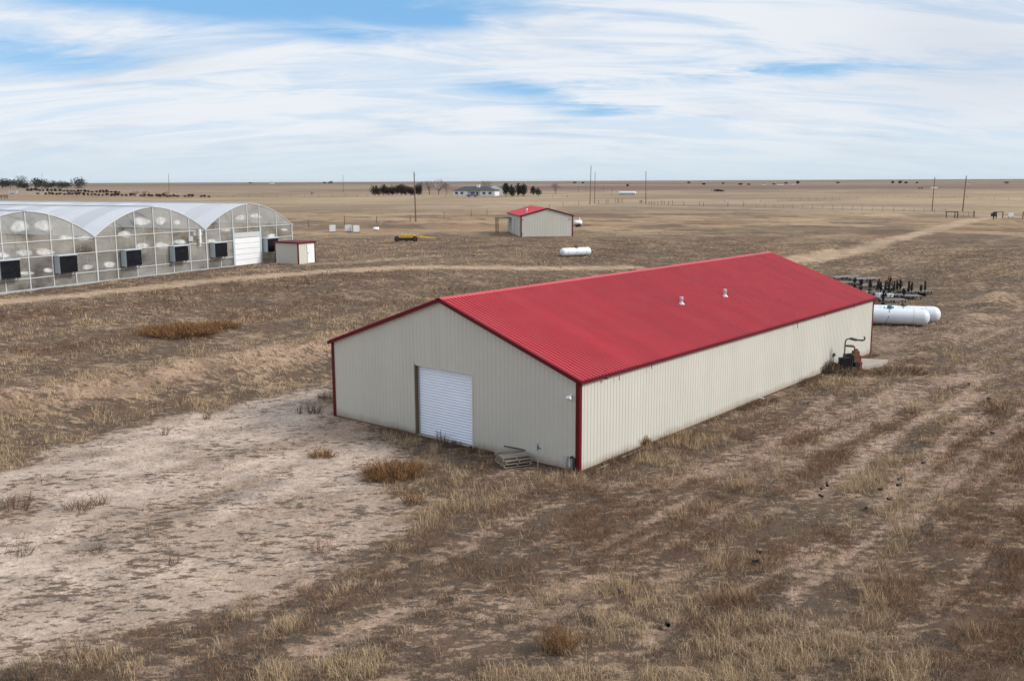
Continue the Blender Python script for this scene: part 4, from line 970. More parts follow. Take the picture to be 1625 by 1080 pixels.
for ip, (px, yb, yt) in enumerate(((883, 306, 294), (918, 304, 294), (930, 303, 293), (957.5, 304, 294), (971, 309, 299))):
    g = np.array(at(px, yb)); t = up(g, px, yt); b = MB(); b.tube([(0, 0, -.3), tuple(t-g)], [.12, .09], 6); o = b.build('wood_post', M['pole']); o.location = tuple(g); tag(o, 'thin far pole beyond the double poles, %s from the left in its broken row' % ('first', 'second', 'third', 'fourth', 'last')[ip], 'post', 'thin far poles beyond the shed')

# ---------------------------------------------------------------- fences
def fence(label, posts, h=1.35, r=.06, mt='pole', wires=(.45, .8, 1.15)):
    P = [np.array(at(*q)) for q in posts]; T = thing('wire_fence', label, 'fence', P[0])
    b = MB(); b.tube([(0, 0, -.3), (0, 0, h)], [r, r*.9], 6); me = b.me('post', M[mt])
    for i, p in enumerate(P):
        o = link('post', me, T, Matrix.Translation(tuple(p-P[0])) @ Matrix.Diagonal((1, 1, random.uniform(.8, 1.15), 1)))
    for z in wires:
        b = MB(); b.tube([tuple(p-P[0]+np.array([0, 0, z])) for p in P], .006, 3, False); b.build('wire', M['galv'], T)
def lerp_posts(pts, n):
    P = [at(*q) for q in pts]; out = []
    d = [0]
    for i in range(len(P)-1): d.append(d[-1]+float(np.hypot(*(P[i+1]-P[i])[:2])))
    for k in range(n):
        s = d[-1]*k/(n-1); i = max(j for j in range(len(d)) if d[j] <= s+1e-6); i = min(i, len(P)-2); f = (s-d[i])/(d[i+1]-d[i])
        q = P[i]+(P[i+1]-P[i])*f; c_ = q-CAM; z = c_@_F; out.append((812.5+F0*(c_@_X)/z, 540-F0*(c_@_U)/z))
    return out
fence('dark post fence from the left field past the totes to the tall pole', [(430, 365), (490, 361), (547, 358), (598, 354.5), (651, 352)], 1.6, .08)
fence('wire fence climbing from the tall pole to the double poles behind the shed', [(660, 351), (705, 347), (748, 343.5), (773, 341.5), (832, 333), (872, 331), (893.5, 327.5), (918, 326)], 1.35, .07)
fence('close set corral posts right of the double poles', [(950, 324), (962, 323), (965, 322.5), (976, 322), (980, 322), (982, 322), (985.5, 322), (988, 321.5)], 1.5, .09)
fence('broken posts and rails around the brush on the fence line', [(1030, 325), (1034, 325), (1038, 325), (1044, 325), (1050, 325), (1054, 325), (1061, 325), (1067, 325), (1085, 326), (1110, 327), (1116, 327.5), (1155, 328), (1180, 328)], 1.4, .08)
fence('roadside wire fence running right to the gate', lerp_posts([(1200, 329), (1325, 332.5), (1428, 336), (1500, 339)], 20), 1.1, .035, 'steel_dark')
fence('field fence along the far side of the county road', lerp_posts([(1150, 322), (1250, 320), (1350, 315), (1450, 313), (1625, 318)], 26), 1.1, .045)
fence('pale far field fence crossing the pasture left of the shed', lerp_posts([(300, 314), (420, 313), (560, 311.5), (720, 312.5), (900, 313)], 30), 1.2, .09)
# gate
def build_gate():
    P = {k: np.array(at(*q)) for k, q in dict(a=(1501.5, 346), b=(1515, 346), c=(1519, 346.5), d=(1545, 344.5), e=(1591, 346), f=(1581, 346.5), g=(1623, 347)).items()}
    T = thing('brace_fence', 'dark pipe brace left of the road gate', 'fence', P['a']); o = P['a']
    for k in 'abc': b = MB(); b.tube([tuple(P[k]-o-np.array([0, 0, .3])), tuple(P[k]-o+np.array([0, 0, 1.35]))], .10, 8); b.build('post', M['steel_dark'], T)
    b = MB(); b.tube([tuple(P['a']-o+np.array([0, 0, 1.28])), tuple(P['c']-o+np.array([0, 0, 1.28]))], .08, 8); b.build('rail', M['steel_dark'], T)
    G = thing('pipe_gate', 'rusty pipe gate closing the drive at the county road', 'gate', P['c']); o = P['c']; e = P['d']-o; e[2] = 0
    for z in (.35, .65, .95, 1.2): b = MB(); b.tube([e*.04+np.array([0, 0, z]), e*.98+np.array([0, 0, z])], .028, 6); b.build('rail', M['rusty'], G)
    for f in (.04, .35, .67, .98): b = MB(); b.tube([e*f+np.array([0, 0, .3]), e*f+np.array([0, 0, 1.22])], .03, 6); b.build('upright', M['rusty'], G)
    b = MB(); b.tube([tuple(e*1.02), tuple(e*1.02+np.array([0, 0, 1.3]))], .10, 8); b.build('gate_post', M['steel_dark'], G)
    T = thing('brace_fence', 'dark pipe brace right of the road gate', 'fence', P['f']); o = P['f']
    for k in 'fe': b = MB(); b.tube([tuple(P[k]-o-np.array([0, 0, .3])), tuple(P[k]-o+np.array([0, 0, 1.35]))], .10, 8); b.build('post', M['steel_dark'], T)
    b = MB(); b.tube([tuple(P['f']-o+np.array([0, 0, 1.28])), tuple(P['e']-o+np.array([0, 0, 1.28]))], .08, 8); b.build('rail', M['steel_dark'], T)
    p = np.array(at(1576.5, 348)); T = thing('mailbox', 'black mailbox cluster on a post beside the road gate', 'mailbox', p)
    b = MB(); b.box(-.08, -.08, 0, .08, .08, 1.0); b.build('post', M['steel_dark'], T); b = MB(); b.box(-.42, -.3, .55, .42, .3, 1.05); b.tube([(-.2, -.3, 1.1), (-.2, .3, 1.1)], .2, 10); b.build('box', M['black'], T)
    b = MB(); b.box(-.05, -.35, 1.1, .35, .2, 1.5); b.build('flag_box', M['black'], T)
    p = np.array(at(1604, 346)); T = thing('roadside_sign', 'plain white sign board on two legs right of the gate', 'sign', p)
    b = MB(); b.box(-.52, -.02, .35, .52, .02, 1.05); b.build('board', M['white'], T)
    for x in (-.4, .4): b = MB(); b.box(x-.04, .02, 0, x+.04, .08, 1.0); b.build('leg', M['steel_dark'], T)
    p = P['g']; T = thing('brace_fence', 'dark brace post with a rail at the right edge of the view', 'fence', p)
    for x in (0, 1.2): b = MB(); b.tube([(x, 0, -.3), (x, 0, 1.35)], .10, 8); b.build('post', M['steel_dark'], T)
    b = MB(); b.tube([(0, 0, 1.28), (1.2, 0, 1.28)], .08, 8); b.build('rail', M['steel_dark'], T)
build_gate()

# ---------------------------------------------------------------- trees and shrubs
def leaf_cloud(rr, n, centre, rad, size, cols):
    """n small random triangles spread through a lumpy ellipsoid"""
    lumps = rr.normal(size=(9, 3)); lumps /= np.linalg.norm(lumps, axis=1)[:, None]
    u = rr.normal(size=(n, 3)); u /= np.linalg.norm(u, axis=1)[:, None]
    lump = lumps[rr.integers(0, 9, n)]
    p = (u*rr.random((n, 1))**.45*.62+lump*.42)*np.array(rad)+np.array(centre)
    a = rr.normal(size=(n, 3)); b = rr.normal(size=(n, 3)); sz = size*(.6+.8*rr.random((n, 1)))
    a /= np.linalg.norm(a, axis=1)[:, None]; b -= (a*b).sum(1)[:, None]*a; b /= np.linalg.norm(b, axis=1)[:, None]
    V = np.stack([p-a*sz*.6, p+a*sz*.6, p+b*sz], 1).reshape(-1, 3); F = np.arange(3*n).reshape(-1, 3)
    cc = np.array(cols)[rr.integers(0, len(cols), n)]*(.75+.5*rr.random((n, 1)))
    return V, F, np.repeat(cc, 3, 0)
def bare_branches(rr, b, p, d, l, r, depth):
    q = [p[i]+d[i]*l for i in range(3)]; b.tube([p, q], [r, r*.65], 4 if depth > 1 else 3, False)
    if depth == 0: return
    for k in range(3 if depth > 1 else 3):
        e = np.array(d)+rr.normal(size=3)*.55+np.array([0, 0, .12]); e /= np.linalg.norm(e)
        bare_branches(rr, b, q, list(e), l*rr.uniform(.6, .85), r*.6, depth-1)
EV = [(.030, .040, .026), (.020, .028, .020), (.045, .052, .034)]; CEDAR = [(.050, .034, .028), (.032, .024, .022), (.065, .045, .036)]
def evergreen(px, yb, yt, wpx, label, group, seed, cols=EV, name='evergreen_tree', cat='tree', n=420, conical=False):
    rr = np.random.default_rng(seed); g = np.array(at(px, yb)); h = float(up(g, px, yt)[2]-g[2]); w = wpx/ppm(g)/2
    T = thing(name, label, cat, g, 0, group)
    b = MB(); b.tube([(0, 0, -.2), (0, 0, h*.6)], [h*.03, h*.012], 6); b.build('trunk', M['bark'], T)
    if conical:
        parts = [leaf_cloud(rr, n//3, (0, 0, h*f), (w*s, w*s, h*.24), h*.06, cols) for f, s in ((.25, 1.0), (.5, .75), (.78, .42))]
        V = np.concatenate([q[0] for q in parts]); C_ = np.concatenate([q[2] for q in parts]); F = np.arange(len(V)).reshape(-1, 3)
    else: V, F, C_ = leaf_cloud(rr, n+260, (0, 0, h*.47), (w*1.1, w*1.1, h*.50), h*.07, cols)
    V[:, 2] = np.maximum(V[:, 2], .02)
    link('crown', np_mesh('crown', V, F, M['plant'], False, C_), T)
def bare_tree(px, yb, yt, wpx, label, group, seed):
    rr = np.random.default_rng(seed); g = np.array(at(px, yb)); h = float(up(g, px, yt)[2]-g[2])
    T = thing('bare_tree', label, 'tree', g, 0, group)
    b = MB(); b.tube([(0, 0, -.2), (0, 0, h*.22)], [h*.03, h*.022], 6); b.build('trunk', M['bark_grey'], T)
    b = MB()
    for k in range(5):
        e = np.array([rr.normal()*.45, rr.normal()*.45, 1.]); e /= np.linalg.norm(e); bare_branches(rr, b, [0, 0, h*.2], list(e), h*.27, h*.021, 4)
    b.build('branches', M['bark_grey'], T)
M['bark_grey'] = mat('grey_bark', (.17, .145, .13), .9, .2, 2)
ev_l = [(4, 19, 'leftmost'), (17, 20, 'second from the left'), (30, 18, 'third, broad and round'), (40, 15, 'fourth, lower'), (58, 18, 'fifth, beside the thin pole'), (71, 18, 'sixth, full and dark'), (82, 14, 'seventh, smaller'), (96, 19, 'eighth, standing a little apart'), (106, 14, 'ninth, low'), (126, 22, 'last and separate, at the right end')]
for i, (px, w, lb) in enumerate(ev_l):
    evergreen(px, 299.5, 280+random.uniform(0, 3.5)+(4 if w < 16 else 0), w*1.25, 'dark evergreen tree in the far left grove, '+lb, 'evergreens in the far left grove', 100+i)
bare_tree(35, 299, 276, 14, 'bare grey tree rising above the far left evergreens', None, 140)
CEDL = ['dark reddish cedar at the left end of the farmhouse hedge']+['dark reddish cedar, %s from the left end of the farmhouse hedge' % w for w in ('second', 'third', 'fourth', 'fifth', 'sixth', 'seventh', 'eighth', 'ninth')]+['dark reddish cedar just left of the tall pole in the hedge', 'dark reddish cedar at the right end of the hedge beside the bare trees']
for i in range(11):
    px = 595+i*7.0; evergreen(px, 310, 292+random.uniform(-2.2, 3), random.uniform(13, 20), CEDL[i], 'cedars in the farmhouse hedge', 200+i, CEDAR, 'cedar_tree')
for i, (px, yt, w, lb) in enumerate(((668, 287, 16, 'bare grey tree just right of the tall pole behind the cedars'), (682, 286, 20, 'bare tree second from the cedars left of the farmhouse'), (696, 281, 26, 'tallest spreading bare tree left of the farmhouse'), (709, 289, 16, 'low bare tree closest to the left wall of the farmhouse'), (772, 285, 15, 'bare tree rising behind the roof of the farmhouse'), (793, 293, 9, 'small bare tree between farmhouse and dark evergreens'), (881, 289, 14, 'lone bare tree right of all the evergreens'))):
    bare_tree(px, 309, yt, w, lb, None, 230+i)
for i, (px, yb, yt, w, lb) in enumerate(((803, 311, 288, 13, 'left evergreen of the dense clump right of the farmhouse'), (813, 312, 290, 13, 'dense dark evergreen second in the clump right of the farmhouse'), (822, 311, 289, 12, 'evergreen third in the clump right of the farmhouse'), (830, 311, 287.5, 13, 'tallest evergreen at the right of the clump by the farmhouse'), (846, 310, 294, 9, 'small evergreen standing left in the pair beyond the clump'), (854, 311, 297, 12, 'low dark evergreen standing right in the pair beyond the clump'), (996, 296.5, 291, 5, 'single dark cedar far out on the plain behind the white tank'))):
    evergreen(px, yb, yt, w, lb, None, 260+i)
# shelterbelt seedlings behind the greenhouse: two rows
i = 0
for row, (x0, x1, ya, yb2) in enumerate(((44, 190, 303.5, 307), (60, 335, 309, 314))):
    x = x0
    while x < x1:
        f = (x-x0)/(x1-x0); yb = ya+(yb2-ya)*f+random.uniform(-.4, .4)
        if not (row == 1 and random.random() < .18):
            hpx = random.uniform(3.5, 6); col = CEDAR if random.random() < .55 else [(.06, .035, .03), (.035, .035, .025)]
            rr = np.random.default_rng(400+i); g = np.array(at(x, yb)); s = ppm(g); h = hpx/s; w = random.uniform(5, 8.5)/s/2
            V, F, C_ = leaf_cloud(rr, 110, (0, 0, h*.5), (w, w, h*.5), h*.22, col); V[:, 2] = np.maximum(V[:, 2], .0)
            o = link('juniper_seedling', np_mesh('juniper_seedling', V, F, M['plant'], False, C_)); o.location = tuple(g)
            tag(o, ('low dark juniper seedling in the shorter back row beyond the greenhouse', 'low dark juniper seedling in the longer front row beyond the greenhouse')[row], 'shrub', 'juniper seedlings beyond the greenhouse')
        i += 1; x += random.uniform(4.8, 7.5)
for k, (px, yb, yt) in enumerate(((215, 313, 302), (232, 313, 301), (264, 313.5, 303))): bare_tree(px, yb, yt, 6, ('small bare shrub left of its twin among the seedlings', 'small bare shrub right of its twin among the seedlings', 'small bare shrub at the foot of the pole among the seedlings')[k], None, 480+k)
bare_tree(495, 311.5, 304, 5, 'small bare bush on the open field left of the hedge', None, 488)
bare_tree(1018, 325, 317, 8, 'tangled grey brush heap left of the middle pole', None, 489)
# distant horizon groves and sheds
fars = [(525, 288.2, 284.8, 9), (515, 288.6, 286, 6), (398, 289, 286.6, 9), (912, 290.5, 287.8, 8), (925, 290.5, 288.3, 6), (1093, 291, 288, 6), (1117, 293.5, 290.3, 7), (1175, 293.6, 290.5, 10), (1188, 293.8, 291.2, 8), (1247, 292, 289, 7), (1266, 291.6, 287.2, 5), (1228, 293, 290.8, 8), (1330, 290.6, 287.8, 9), (1417, 290.8, 287.2, 7), (1428, 290.8, 286.6, 7), (1438, 290.8, 287.4, 7), (1455, 290.8, 288.2, 5), (1597, 290.4, 287.6, 10), (1148, 292.2, 289.3, 6)]
for i, (px, yb, yt, w) in enumerate(fars):
    rr = np.random.default_rng(500+i); g = np.array(at(px, max(yb, 291.2))); s = ppm(g); h = max(1.0, (yb-yt))/s*1.1; wd = w/s/2
    V, F, C_ = leaf_cloud(rr, 120, (0, 0, h*.5), (wd, wd*.7, h*.5), h*.3, EV+CEDAR); V[:, 2] = np.maximum(V[:, 2], 0)
    o = link('distant_grove', np_mesh('distant_grove', V, F, M['plant'], False, C_)); o.location = tuple(g); tag(o, 'tiny dark tree clump on the horizon '+('left of the farmhouse' if px < 600 else 'right of the double poles' if px < 1000 else 'above the middle of the barn roof' if px < 1200 else 'above the far end of the barn roof' if px < 1300 else 'left of the two leaning poles' if px < 1480 else 'at the right edge'), 'grove', 'tree clumps along the horizon')
def far_barn(px, py, wpx, hpx, label, mt='white', roof='roof_dark'):
    g = np.array(at(px, py)); s = ppm(g); w = wpx/s; h = hpx/s; T = thing('distant_building', label, 'building', g)
    b = MB(); b.box(-w/2, -w*.3, 0, w/2, w*.3, h*.65); b.build('wall', M[mt], T)
    b = MB(); b.mesh([(-w/2, -w*.32, h*.65), (w/2, -w*.32, h*.65), (w/2, w*.32, h*.65), (-w/2, w*.32, h*.65), (-w/2, 0, h), (w/2, 0, h)], [(0, 1, 5, 4), (2, 3, 4, 5), (1, 2, 5), (3, 0, 4), (3, 2, 1, 0)]); b.build('roof', M[roof], T)
far_barn(431, 291.5, 7, 2.6, 'tiny pale farm building on the left horizon'); far_barn(1238, 293.5, 9, 2.6, 'tiny white shed in front of the trees on the right horizon'); far_barn(1258, 293, 6, 2, 'tiny white house right of another on the horizon'); far_barn(1482, 299, 9, 2.2, 'pale low building between the two leaning poles', 'white', 'galv'); far_barn(1212, 293.4, 6, 2, 'tiny pale shed left of others on the right horizon')
far_barn(1536, 292.5, 3, 2.5, 'tiny white building right of the dark leaning pole')
rr = np.random.default_rng(5); g = np.array(at(1141, 304)); V, F, C_ = leaf_cloud(rr, 220, (0, 0, .9), (5.0, 2, .9), .6, [(.03, .028, .026), (.06, .05, .045)]); V[:, 2] = np.maximum(V[:, 2], 0); o = link('brush_pile', np_mesh('brush_pile', V, F, M['plant'], False, C_)); o.location = tuple(g); tag(o, 'dark brush pile alone in the far field right of the white tank', 'brush pile')
for k, px in enumerate((1458.5, 1463)):
    g = np.array(at(px, 300)); T = thing('black_cow', ('black cow grazing far off, left of the two', 'black cow grazing far off, right of the two')[k], 'cow', g, .4, 'cows on the far field')
    b = MB(); b.tube([(-.9, 0, 1.0), (-.8, 0, 1.05), (0, 0, 1.0), (.7, 0, 1.1), (.95, 0, 1.05)], [.15, .36, .42, .36, .15], 8); b.tube([(.85, 0, 1.15), (1.2, 0, 1.0), (1.45, 0, .65)], [.2, .16, .1], 6)
    for x in (-.65, .6):
        for y in (-.2, .2): b.tube([(x, y, .9), (x, y, 0)], [.12, .06], 5)
    b.build('body', M['black'], T)

# ---------------------------------------------------------------- the farmhouse
def build_house():
    p0 = np.array(at(719, 311)); p1 = np.array(at(784, 311)); d = p1-p0; L = float(np.hypot(d[0], d[1])); rz = math.atan2(d[1], d[0])
    T = thing('farmhouse', 'white one storey farmhouse with a dark hipped roof and white chimney among bare trees', 'house', p0, rz); Wd, H, RH = 10, 2.7, 5.0
    b = MB(); b.box(0, 0, 0, L*.36, Wd, H); b.box(L*.36, 1.4, 0, L*.66, Wd, H); b.box(L*.66, 0, 0, L, Wd, H); b.build('wall', M['white'], T)
    e = .6; b = MB(); b.mesh([(-e, -e, H), (L+e, -e, H), (L+e, Wd+e, H), (-e, Wd+e, H), (Wd*.5, Wd/2, RH), (L-Wd*.5, Wd/2, RH)], [(0, 1, 5, 4), (2, 3, 4, 5), (1, 2, 5), (3, 0, 4), (3, 2, 1, 0)]); rf = b.build('roof', M['roof_dark'], T)
    b = MB(); b.box(L*.53, Wd*.35, RH-1.2, L*.53+1.7, Wd*.35+1.2, RH+.9); b.build('chimney', M['white'], rf)
    for x, wd, y in ((1.2, 1.5, 0), (4.2, 1.5, 0), (L*.36+1.2, 2.2, 1.4), (L*.66+1.4, 1.6, 0), (L-3.0, 1.6, 0)):
        b = MB(); b.box(x, y-.05, .9, x+wd, y-.01, 2.1); w_ = b.build('window', M['window'], T)
    b = MB(); b.box(L*.55, 1.35, .05, L*.55+1, 1.39, 2.1); b.build('door', M['steel_dark'], T)
    p = np.array(at(749, 312.5)); C = thing('pickup_truck', 'dark blue pickup truck parked in front of the farmhouse', 'truck', p, .2)
    b = MB(); b.mesh([(-2.7, y, z) for y in (-.95, .95) for z in (.5, 1.15)]+[(2.7, y, z) for y in (-.95, .95) for z in (.5, 1.05)], [(0, 1, 3, 2), (4, 6, 7, 5), (0, 4, 5, 1), (2, 3, 7, 6), (1, 5, 7, 3), (0, 2, 6, 4)]); b.mesh([(-.9, -.9, 1.12), (1.3, -.9, 1.1), (1.3, .9, 1.1), (-.9, .9, 1.12), (-.7, -.75, 1.85), (.6, -.75, 1.85), (.6, .75, 1.85), (-.7, .75, 1.85)], [(0, 1, 5, 4), (1, 2, 6, 5), (2, 3, 7, 6), (3, 0, 4, 7), (4, 5, 6, 7)]); b.build('body', M['bluepaint'], C)
    for x in (-1.7, 1.7):
        for y in (-.85, .85): b = MB(); b.tube([(x, y-.12, .38), (x, y+.12, .38)], .38, 12); b.build('wheel', M['rubber'], C)
    b = MB(); b.box(-.6, -.86, 1.25, .6, -.84, 1.7); b.build('window', M['window'], C)
    p = np.array(at(786, 309.5)); S_ = thing('grain_shed', 'grey blue metal shed standing behind the right end of the farmhouse', 'shed', p, .1); b = MB(); b.box(-4, 0, 0, 4, 8, 3.4); b.build('wall', M['galv_light'], S_); b = MB(); b.mesh([(-4.2, -.2, 3.4), (4.2, -.2, 3.4), (4.2, 8.2, 3.4), (-4.2, 8.2, 3.4), (0, -.2, 5), (0, 8.2, 5)], [(0, 1, 4), (2, 3, 5), (1, 2, 5, 4), (3, 0, 4, 5), (3, 2, 1, 0)]); b.build('roof', M['galv_light'], S_)
build_house()
p = np.array(at(21, 308)); T = thing('stock_trailer', 'long pale trailer standing left of the seedling rows', 'trailer', p, .05)
b = MB(); b.box(-3, -1.1, .6, 3, 1.1, 2.3); b.build('body', M['galv'], T)
for x in (-.6, .6): b = MB(); b.tube([(x, -1.15, .4), (x, -.9, .4)], .4, 10); b.build('wheel', M['rubber'], T)
b = MB(); b.beam((3, 0, .6), (4.6, 0, .5), .15); b.build('hitch', M['steel_dark'], T)
p = np.array(at(5, 316)); T = thing('loading_chute', 'dark wooden loading chute at the left edge before the seedlings', 'cattle chute', p, .1)
for x in (-2.2, -.8, .8, 2.0):
    for y in (-.5, .5): b = MB(); b.beam((x, y, 0), (x, y, 2.1), .16); b.build('post', M['steel_dark'], T)
for z in (1.1, 1.5, 2.0):
    for y in (-.5, .5): b = MB(); b.beam((-2.3, y, z), (2.1, y, z), .06, .16); b.build('rail', M['steel_dark'], T)

# ---------------------------------------------------------------- dry vegetation
STRAW = np.array([.50, .375, .240]); TAN = np.array([.27, .190, .124]); GREYB = np.array([.175, .129, .098]); DARKB = np.array([.085, .066, .054]); RUSTC = np.array([.20, .105, .060]); RUSTD = np.array([.13, .070, .045])
def blades_mesh(name, base, h, w, lean, az, col, mt):
    """one bent blade (3 triangles) per entry"""
    n = len(h); ca, sa = np.cos(az), np.sin(az); fac = rng.uniform(0, 2*np.pi, n); sx = np.cos(fac)*w/2; sy = np.sin(fac)*w/2
    mid = base+np.stack([ca*lean*h*.35, sa*lean*h*.35, h*.58], 1); tip = base+np.stack([ca*lean*h, sa*lean*h, h*(1-.30*np.minimum(lean, 1.6))], 1)
    s3 = np.stack([sx, sy, np.zeros(n)], 1)
    V = np.stack([base-s3, base+s3, mid-s3*.75, mid+s3*.75, tip], 1).reshape(-1, 3)
    o = np.arange(n)[:, None]*5; F = np.concatenate([o+np.array([0, 1, 2]), o+np.array([1, 3, 2]), o+np.array([2, 3, 4])], 0)
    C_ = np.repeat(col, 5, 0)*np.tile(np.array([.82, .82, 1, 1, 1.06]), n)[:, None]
    return np_mesh(name, V, F, mt, False, C_)
def single_tri(name, base, h, w, lean, az, col, mt):
    n = len(h); fac = rng.uniform(0, 2*np.pi, n); s3 = np.stack([np.cos(fac)*w/2, np.sin(fac)*w/2, np.zeros(n)], 1)
    tip = base+np.stack([np.cos(az)*lean*h, np.sin(az)*lean*h, h], 1)
    V = np.stack([base-s3, base+s3, tip], 1).reshape(-1, 3); F = np.arange(3*n).reshape(-1, 3)
    return np_mesh(name, V, F, mt, False, np.repeat(col, 3, 0))
def sector_points(n, r0, r1, p, half=34):
    """points in the sector in front of the camera, areal density falling as r^-p"""
    u = rng.random(n); e = 2-p
    r = (r0**e+(r1**e-r0**e)*u)**(1/e) if abs(e) > 1e-6 else r0*(r1/r0)**u
    t = np.radians(rng.uniform(-half, half, n)); return r*np.sin(t), r*np.cos(t)
def free(x, y):
    a, b = ab(x, y); ok = ~((a > -.12) & (a < BL+.1) & (b > -.12) & (b < BW+.1))
    q = np.array(at(816, 740)); ok &= np.hypot(x-q[0]+.05, y-q[1]-.1) > 1.0
    g = np.stack([x-GB[0], y-GB[1]], 1); s = g@GD[:2]; d = g@GN[:2]; ok &= ~((s > -GW) & (s < 2*GW) & (d > -.2) & (d < GL))
    return ok
def gz(x, y, k=None):
    k = k or masks(x, y); rough = (1-ss(60, 160, k['r']))*(1-.75*k['sand'])*(1-.6*k['road'])
    return terrain(x, y)+rough*(.10*(k['n2']-.5)+.09*(k['n4']-.5)+.16*(k['n1']-.5))+k['berm']*.55*(k['n2']-.45)-.05*np.maximum(k['track'], k['road']*.6)-.02
def grow():
    # grass tufts
    x, y = sector_points(330000, 16.5, 130, 1.55); k = masks(x, y)
    clump = fbm(k['a']/1.1, k['b']/.9, 131, 3); prob = np.clip(k['cover']*1.25, 0, 1)*(.42+.6*ss(.40, .56, clump)); prob = np.maximum(prob, .035)
    prob = np.where(k['county'] > .3, 0, prob)
    keep = (rng.random(len(x)) < prob) & free(x, y); x, y = x[keep], y[keep]; k = {q: v[keep] for q, v in k.items()}; clump = clump[keep]
    n = len(x); z = gz(x, y, k); r = k['r']
    kind = rng.random(n); rust = k['rust']*.55
    strawp = ss(.46, .58, .5*fbm(k['a']/4.5, k['b']/3, 141, 3)+.5*fbm(k['a']/1.0, k['b']/.8, 143, 2))
    colr = np.where((kind < rust)[:, None], RUSTC, np.where((rng.random(n) < .08+.80*strawp)[:, None], np.where((rng.random(n) < .45)[:, None], STRAW, TAN), np.where((rng.random(n) < .62)[:, None], GREYB, DARKB)))
    isr = kind < rust; lum = colr.mean(1); hh = np.where(isr, rng.uniform(.12, .30, n), np.where(lum > .15, rng.uniform(.10, .28, n), rng.uniform(.04, .12, n)))
    hh = hh*(1+.75*ss(.6, 1., strawp)*(lum > .25))*(.5+.9*clump)*(1-.35*ss(40, 80, r))*np.where(k['sand'] > .5, .6, 1)
    nb = np.where(r < 45, 9, np.where(r < 70, 6, 4)); idx = np.repeat(np.arange(n), nb); m_ = len(idx)
    spread = np.where(lum > .15, .09, .16)*np.clip(r/35, 1, 2.5)
    off = rng.normal(size=(m_, 2))*spread[idx][:, None]
    base = np.stack([x[idx]+off[:, 0], y[idx]+off[:, 1], z[idx]], 1); h = hh[idx]*rng.uniform(.55, 1.15, m_); w = np.clip(r[idx]/1500*.48, .009, .04)*rng.uniform(.7, 1.3, m_)
    az = rng.uniform(0, 2*np.pi, m_); lean = np.abs(rng.normal(.45, .35, m_))*np.where(lum[idx] > .15, 1, 2.2); col = colr[idx]*rng.uniform(.72, 1.28, (m_, 1))
    a_, b_ = ab(base[:, 0], base[:, 1]); okk = ~((a_ > -.02) & (a_ < BL) & (b_ > -.05) & (b_ < BW)); base, h, w, az, lean, col, rr_ = base[okk], h[okk], w[okk], az[okk], lean[okk], col[okk], r[idx][okk]
    nr = rr_ < 24
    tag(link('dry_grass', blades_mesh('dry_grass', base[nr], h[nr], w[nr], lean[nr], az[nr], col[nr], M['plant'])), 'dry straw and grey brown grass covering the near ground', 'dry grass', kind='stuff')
    tag(link('dry_grass', single_tri('dry_grass', base[~nr], h[~nr], w[~nr]*1.25, np.minimum(lean[~nr], 1.6), az[~nr], col[~nr], M['plant'])), 'dry straw grass covering the ground farther back around the barn', 'dry grass', kind='stuff')
    
    # weeds thickening along the foot of the walls
    n = 3600; t = rng.random(n); side = rng.random(n) < .68
    a_ = np.where(side, t*BL*1.01-.2, -np.abs(rng.normal(0, .35, n))-.06); b_ = np.where(side, -np.abs(rng.normal(0, .40, n))-.06, t*BW)
    x = OX+a_*SA-b_*CA; y = OY+a_*CA+b_*SA; k = masks(x, y); g_ = fbm(a_*.55, b_*.55, 171, 3)
    keep = (g_ > np.where(side, .46, .52)) & free(x, y) & ~((~side) & (b_ > 5.6) & (b_ < 8.8) & (rng.random(n) < .7)); x, y, g_ = x[keep], y[keep], g_[keep]; k = {q: v[keep] for q, v in k.items()}; n = len(x); z = gz(x, y, k); z = np.minimum(z, .03)
    idx = np.repeat(np.arange(n), 8); m_ = len(idx); base = np.stack([x[idx]+rng.normal(size=m_)*.06, y[idx]+rng.normal(size=m_)*.06, z[idx]], 1)
    a2, b2 = ab(base[:, 0], base[:, 1]); ok = ~((a2 > -.05) & (b2 > -.05)); base, idx = base[ok], idx[ok]; m_ = len(idx)
    pal = np.stack([RUSTD, GREYB, DARKB, TAN, RUSTC]); cc = pal[rng.integers(0, 5, n)][idx]*rng.uniform(.7, 1.3, (m_, 1))
    h = (.03+.30*np.clip(g_-.46, 0, .3)/.3)[idx]*rng.uniform(.4, 1.1, m_)
    tag(link('wall_weeds', single_tri('wall_weeds', base, h, np.full(m_, .016), rng.uniform(.1, .8, m_), rng.uniform(0, 6.28, m_), cc, M['plant'])), 'brown dry weeds growing along the foot of the barn walls', 'dry weeds', kind='stuff')
    # rusty weeds: thin upright stems with side twigs
    x, y = sector_points(26000, 17, 115, 1.4); k = masks(x, y)
    keep = (rng.random(len(x)) < np.clip(k['rust']*.8*k['cover']+.008, 0, 1)) & free(x, y); x, y = x[keep], y[keep]; k = {q: v[keep] for q, v in k.items()}; n = len(x); z = gz(x, y, k)
    idx = np.repeat(np.arange(n), 14); m_ = len(idx); r = k['r'][idx]
    H_ = rng.uniform(.18, .48, n)[idx]; f = rng.random(m_)*.75; st = rng.normal(size=(n, 2))*.18; s_ = st[idx]*f[:, None]
    base = np.stack([x[idx]+s_[:, 0], y[idx]+s_[:, 1], z[idx]+H_*f*.7], 1); h = H_*rng.uniform(.25, .6, m_); w = np.clip(r/1500*.42, .007, .035)
    cc = np.where((rng.random(n) < .5)[:, None], RUSTC, RUSTD)[idx]*rng.uniform(.7, 1.3, (m_, 1))
    tag(link('rusty_weeds', single_tri('rusty_weeds', base, h, w, rng.uniform(.1, .9, m_), rng.uniform(0, 6.28, m_), cc, M['plant'])), 'reddish brown dry weeds scattered through the grass', 'dry weeds', kind='stuff')
